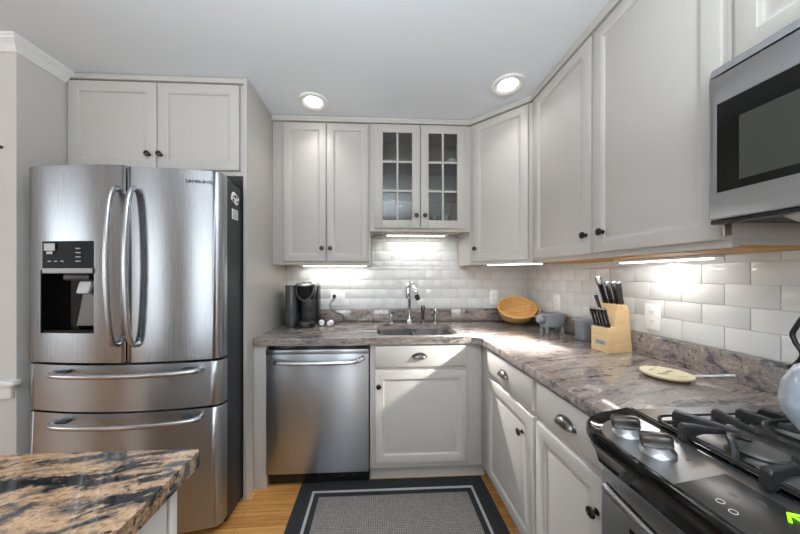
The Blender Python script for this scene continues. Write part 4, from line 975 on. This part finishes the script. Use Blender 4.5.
# wicker basket leaning in the corner
bc = Vector((-0.205, -0.205, 1.01)); bn = Vector((-0.2, -0.60, 0.77)).normalized()
bu = Z.cross(bn).normalized(); bv = bn.cross(bu)
t = thing('wicker_basket', 'honey-coloured oval wicker basket tilted against the corner of the tiles', 'basket', (bc.x, bc.y, CT))
def oval(a, b, h, n=40): return [bc + bu * (a * cos(2 * pi * i / n)) + bv * (b * sin(2 * pi * i / n)) + bn * h for i in range(n)]
bm = BM(); quad_loop(bm, [oval(0.001, 0.001, -0.1), oval(0.085, 0.065, -0.098), oval(0.110, 0.085, -0.085), oval(0.130, 0.105, -0.035), oval(0.14, 0.115, 0.012), oval(0.134, 0.109, 0.012), oval(0.124, 0.099, -0.035), oval(0.104, 0.079, -0.078), oval(0.08, 0.06, -0.088), oval(0.001, 0.001, -0.09)]); obj('bowl', bm, 'basket', t)
bm = BM(); tube(bm, oval(0.137, 0.112, 0.014), 0.008, 8, True); obj('rim', bm, 'basket_rim', t)
bm = BM(); tube(bm, smooth_path([bc + bu * 0.06 + bv * -0.085 + bn * 0.02, bc + bu * 0.12 + bv * -0.085 + bn * 0.012, bc + bu * 0.158 + bv * -0.03 + bn * 0.0, bc + bu * 0.15 + bv * 0.03 + bn * 0.005, bc + bu * 0.128 + bv * 0.05 + bn * 0.015]), 0.006, 8); obj('handle', bm, 'basket_rim', t)
mz = 1e9
for ch in t.children:
    for v in ch.data.vertices: mz = min(mz, v.co.z + t.location.z)
t.location.z += CT + 0.0006 - mz
# grey animal tub
pc = Vector((-0.125, -0.515, 0))
t = thing('animal_tub', 'small blue-grey open tub shaped like a stout animal on short legs', 'tub', (pc.x, pc.y, CT))
def pov(a, b, z, n=32, sx=0): return [(pc.x + sx + a * cos(2 * pi * i / n), pc.y + b * sin(2 * pi * i / n), z) for i in range(n)]
bm = BM(); quad_loop(bm, [pov(0.05, 0.03, 0.945), pov(0.072, 0.046, 0.955), pov(0.086, 0.055, 0.985), pov(0.088, 0.056, 1.015), pov(0.092, 0.059, 1.034), pov(0.092, 0.059, 1.04), pov(0.085, 0.052, 1.04), pov(0.08, 0.048, 1.0), pov(0.06, 0.035, 0.962)]); obj('body', bm, 'grey_enamel', t)
bm = BM(); lathe(bm, [(0, -0.002), (0.022, 0), (0.030, 0.012), (0.028, 0.03), (0.020, 0.04), (0.016, 0.05), (0, 0.052)], (pc.x - 0.068, pc.y - 0.012, 1.006), (-0.9, -0.35, -0.1), 20)
for s in (-1, 1): lathe(bm, [(0, 0), (0.012, 0), (0.008, 0.016), (0, 0.02)], (pc.x - 0.08, pc.y - 0.014 + s * 0.02, 1.024), (-0.4, s * 0.5, 0.8), 10)
obj('head', bm, 'grey_enamel', t)
for sx in (-0.052, 0.052):
    for sy in (-0.03, 0.03):
        bm = BM(); lathe(bm, [(0, 0), (0.011, 0), (0.012, 0.008), (0.009, 0.012), (0.011, 0.045), (0, 0.05)], (pc.x + sx, pc.y + sy, CT + 0.0005), (0, 0, 1), 14); obj('leg', bm, 'grey_enamel', t)
# grey canister behind the knife block
t = thing('canister', 'small blue-grey canister standing against the wall behind the knife block', 'canister', (-0.085, -0.735, CT))
bm = BM(); quad_loop(bm, [[(x, y, z) for x, y in rrect(-0.112 + i, -0.036 - i, -0.775 + i, -0.70 - i, 0.018)] for i, z in ((0.004, CT + 0.0005), (0, CT + 0.006), (0, CT + 0.112), (-0.002, CT + 0.116), (0.0, CT + 0.122), (0.006, CT + 0.122), (0.008, CT + 0.02))]); obj('body', bm, 'grey_enamel', t)
bm = BM(); quad_loop(bm, [[(x, y, z) for x, y in rrect(-0.1115, -0.0365, -0.7745, -0.7005, 0.018)] for z in (CT + 0.1221, CT + 0.128)] + [[(x, y, CT + 0.131) for x, y in rrect(-0.104, -0.044, -0.767, -0.708, 0.016)]]); obj('lid', bm, 'grey_enamel', t)
# knife block
kb = Vector((-0.177, -0.972, CT + 0.0005)); ang = radians(6)
KU = Vector((cos(ang), sin(ang), 0)); KV = Vector((-sin(ang), cos(ang), 0))     # depth (towards wall), width
t = thing('knife_block', 'light wooden knife block full of black-handled knives by the right wall', 'knife block', kb)
prof = [(0, 0), (0.135, 0), (0.112, 0.215), (0.104, 0.232), (0.060, 0.236), (0.052, 0.228), (0.030, 0.128), (0.0, 0.118)]
def kpt(d, z, w): return kb + KU * d + KV * w + Z * z
bm = BM(); extrude_poly(bm, [kpt(d, z, -0.048) for d, z in prof], KV * 0.096); obj('block', bm, 'block', t)
bm = BM()
extrude_poly(bm, [kpt(-0.0006, 0.035, -0.028), kpt(-0.0006, 0.055, -0.028), kpt(-0.0006, 0.055, 0.022), kpt(-0.0006, 0.035, 0.022)], KU * -0.0008); obj('label_patch', bm, 'blue', t, 'faded blue printed mark')
def kn(d, z, w, ln, lean, wid, i, lbl, grp, side=0.0):
    dirv = (KU * -sin(lean) + Z * cos(lean) + KV * side).normalized()
    c = kpt(d, z, w); k = thing('knife', lbl, 'knife', c, grp)
    n = KV.cross(dirv).normalized()
    bm = BM(); obox(bm, c - dirv * 0.02, dirv, KV, n, 0.05, 0.0022, wid * 0.7); obj('blade', bm, 'chrome', k)
    bm = BM()
    loops = []
    for s, a in ((0.004, 0.75), (0.008, 1.0), (0.3 * ln, 0.86), (0.7 * ln, 0.95), (0.95 * ln, 1.12), (ln, 0.8)):
        q = c + dirv * s; loops.append([q + KV * 0.0056 * a2 + n * wid / 2 * a * b2 for a2, b2 in ((1, -0.6), (1, 0.6), (0.6, 1), (-0.6, 1), (-1, 0.6), (-1, -0.6), (-0.6, -1), (0.6, -1))])
    quad_loop(bm, loops); obj('handle', bm, 'black', k)
    bm = BM(); obox(bm, c + dirv * (ln + 0.0035), dirv, KV, n, 0.006, 0.013, wid * 0.85, 0.002); obj('end_cap', bm, 'handle', k, 'steel end cap')
    bm = BM(); obox(bm, c + dirv * 0.002, dirv, KV, n, 0.005, 0.014, wid * 0.95, 0.001); obj('bolster', bm, 'handle', k)
lean = radians(14)
ordn = ['first', 'second', 'third', 'fourth', 'fifth', 'sixth']
for i in range(5):
    kn(0.014, 0.1225, 0.036 - 0.0180 * i, 0.092, radians(17), 0.019, i, '%s of the five front steak knives, counting from the corner side' % ordn[i] if i not in (0, 4) else ('front-row steak knife nearest the corner end of the block' if i == 0 else 'front-row steak knife nearest the range end of the block'), 'steak knives in the front row')
big = [(0.074, 0.034, 0.140, 0.030, 0.12, 'tallest black chef knife rising from the knife block top'), (0.085, 0.012, 0.112, 0.026, 0.06, 'black knife second from the corner side in the top row'),
       (0.09, -0.012, 0.112, 0.025, 0.0, 'black knife in the middle of the top row'), (0.09, -0.034, 0.110, 0.024, -0.04, 'black knife nearest the range in the top row')]
for d, w, ln, wid, sd, l in big: kn(d, 0.2325, w, ln, radians(13), wid, 0, l, 'large knives in the top row', sd)
kn(0.045, 0.197, 0.036, 0.085, radians(16), 0.016, 0, 'slim black paring knife leaning out of the block shoulder', 'large knives in the top row', 0.12)
# decorative plate and stick
pc = Vector((-0.225, -1.33, CT))
t = thing('trivet', 'round cream trivet with faint leaf pattern on the counter by the range', 'trivet', pc)
bm = BM(); lathe(bm, [(0, 0.010), (0.068, 0.010), (0.073, 0.014), (0.074, 0.019), (0.071, 0.021), (0.064, 0.0195), (0, 0.0195)], pc, (0, 0, 1), 40); obj('plate', bm, 'cream', t)
bm = BM(); lathe(bm, [(0, 0.0006), (0.062, 0.0006), (0.067, 0.0099), (0, 0.0099)], pc, (0, 0, 1), 32); obj('foot', bm, 'foot', t, 'brown base')
for a, rr, s in ((0.4, 0.03, 0.016), (2.2, 0.04, 0.014), (3.6, 0.03, 0.017), (5.0, 0.045, 0.014), (1.4, 0.048, 0.012), (0, 0, 0.012)):
    c = pc + Vector((rr * cos(a), rr * sin(a), 0.0196)); lp = [[c + Vector((s * cos(q + a) * (1 if abs(cos(q)) > 0 else 1), s * 0.45 * sin(q + a * 2), z)) for q in [2 * pi * i / 12 for i in range(12)]] for z in (0, 0.0006)]
    bm = BM(); quad_loop(bm, lp); obj('leaf_motif', bm, 'leaf', t, 'olive leaf motif')
bm = BM(); tube(bm, [(-0.150, -1.337, CT + 0.006), (-0.09, -1.362, CT + 0.016), (-0.031, -1.386, CT + 0.026)], 0.0035, 8)
single('stick', bm, 'ivory', 'thin white stick leaning on the stone upstand beside the cream trivet', 'stick')
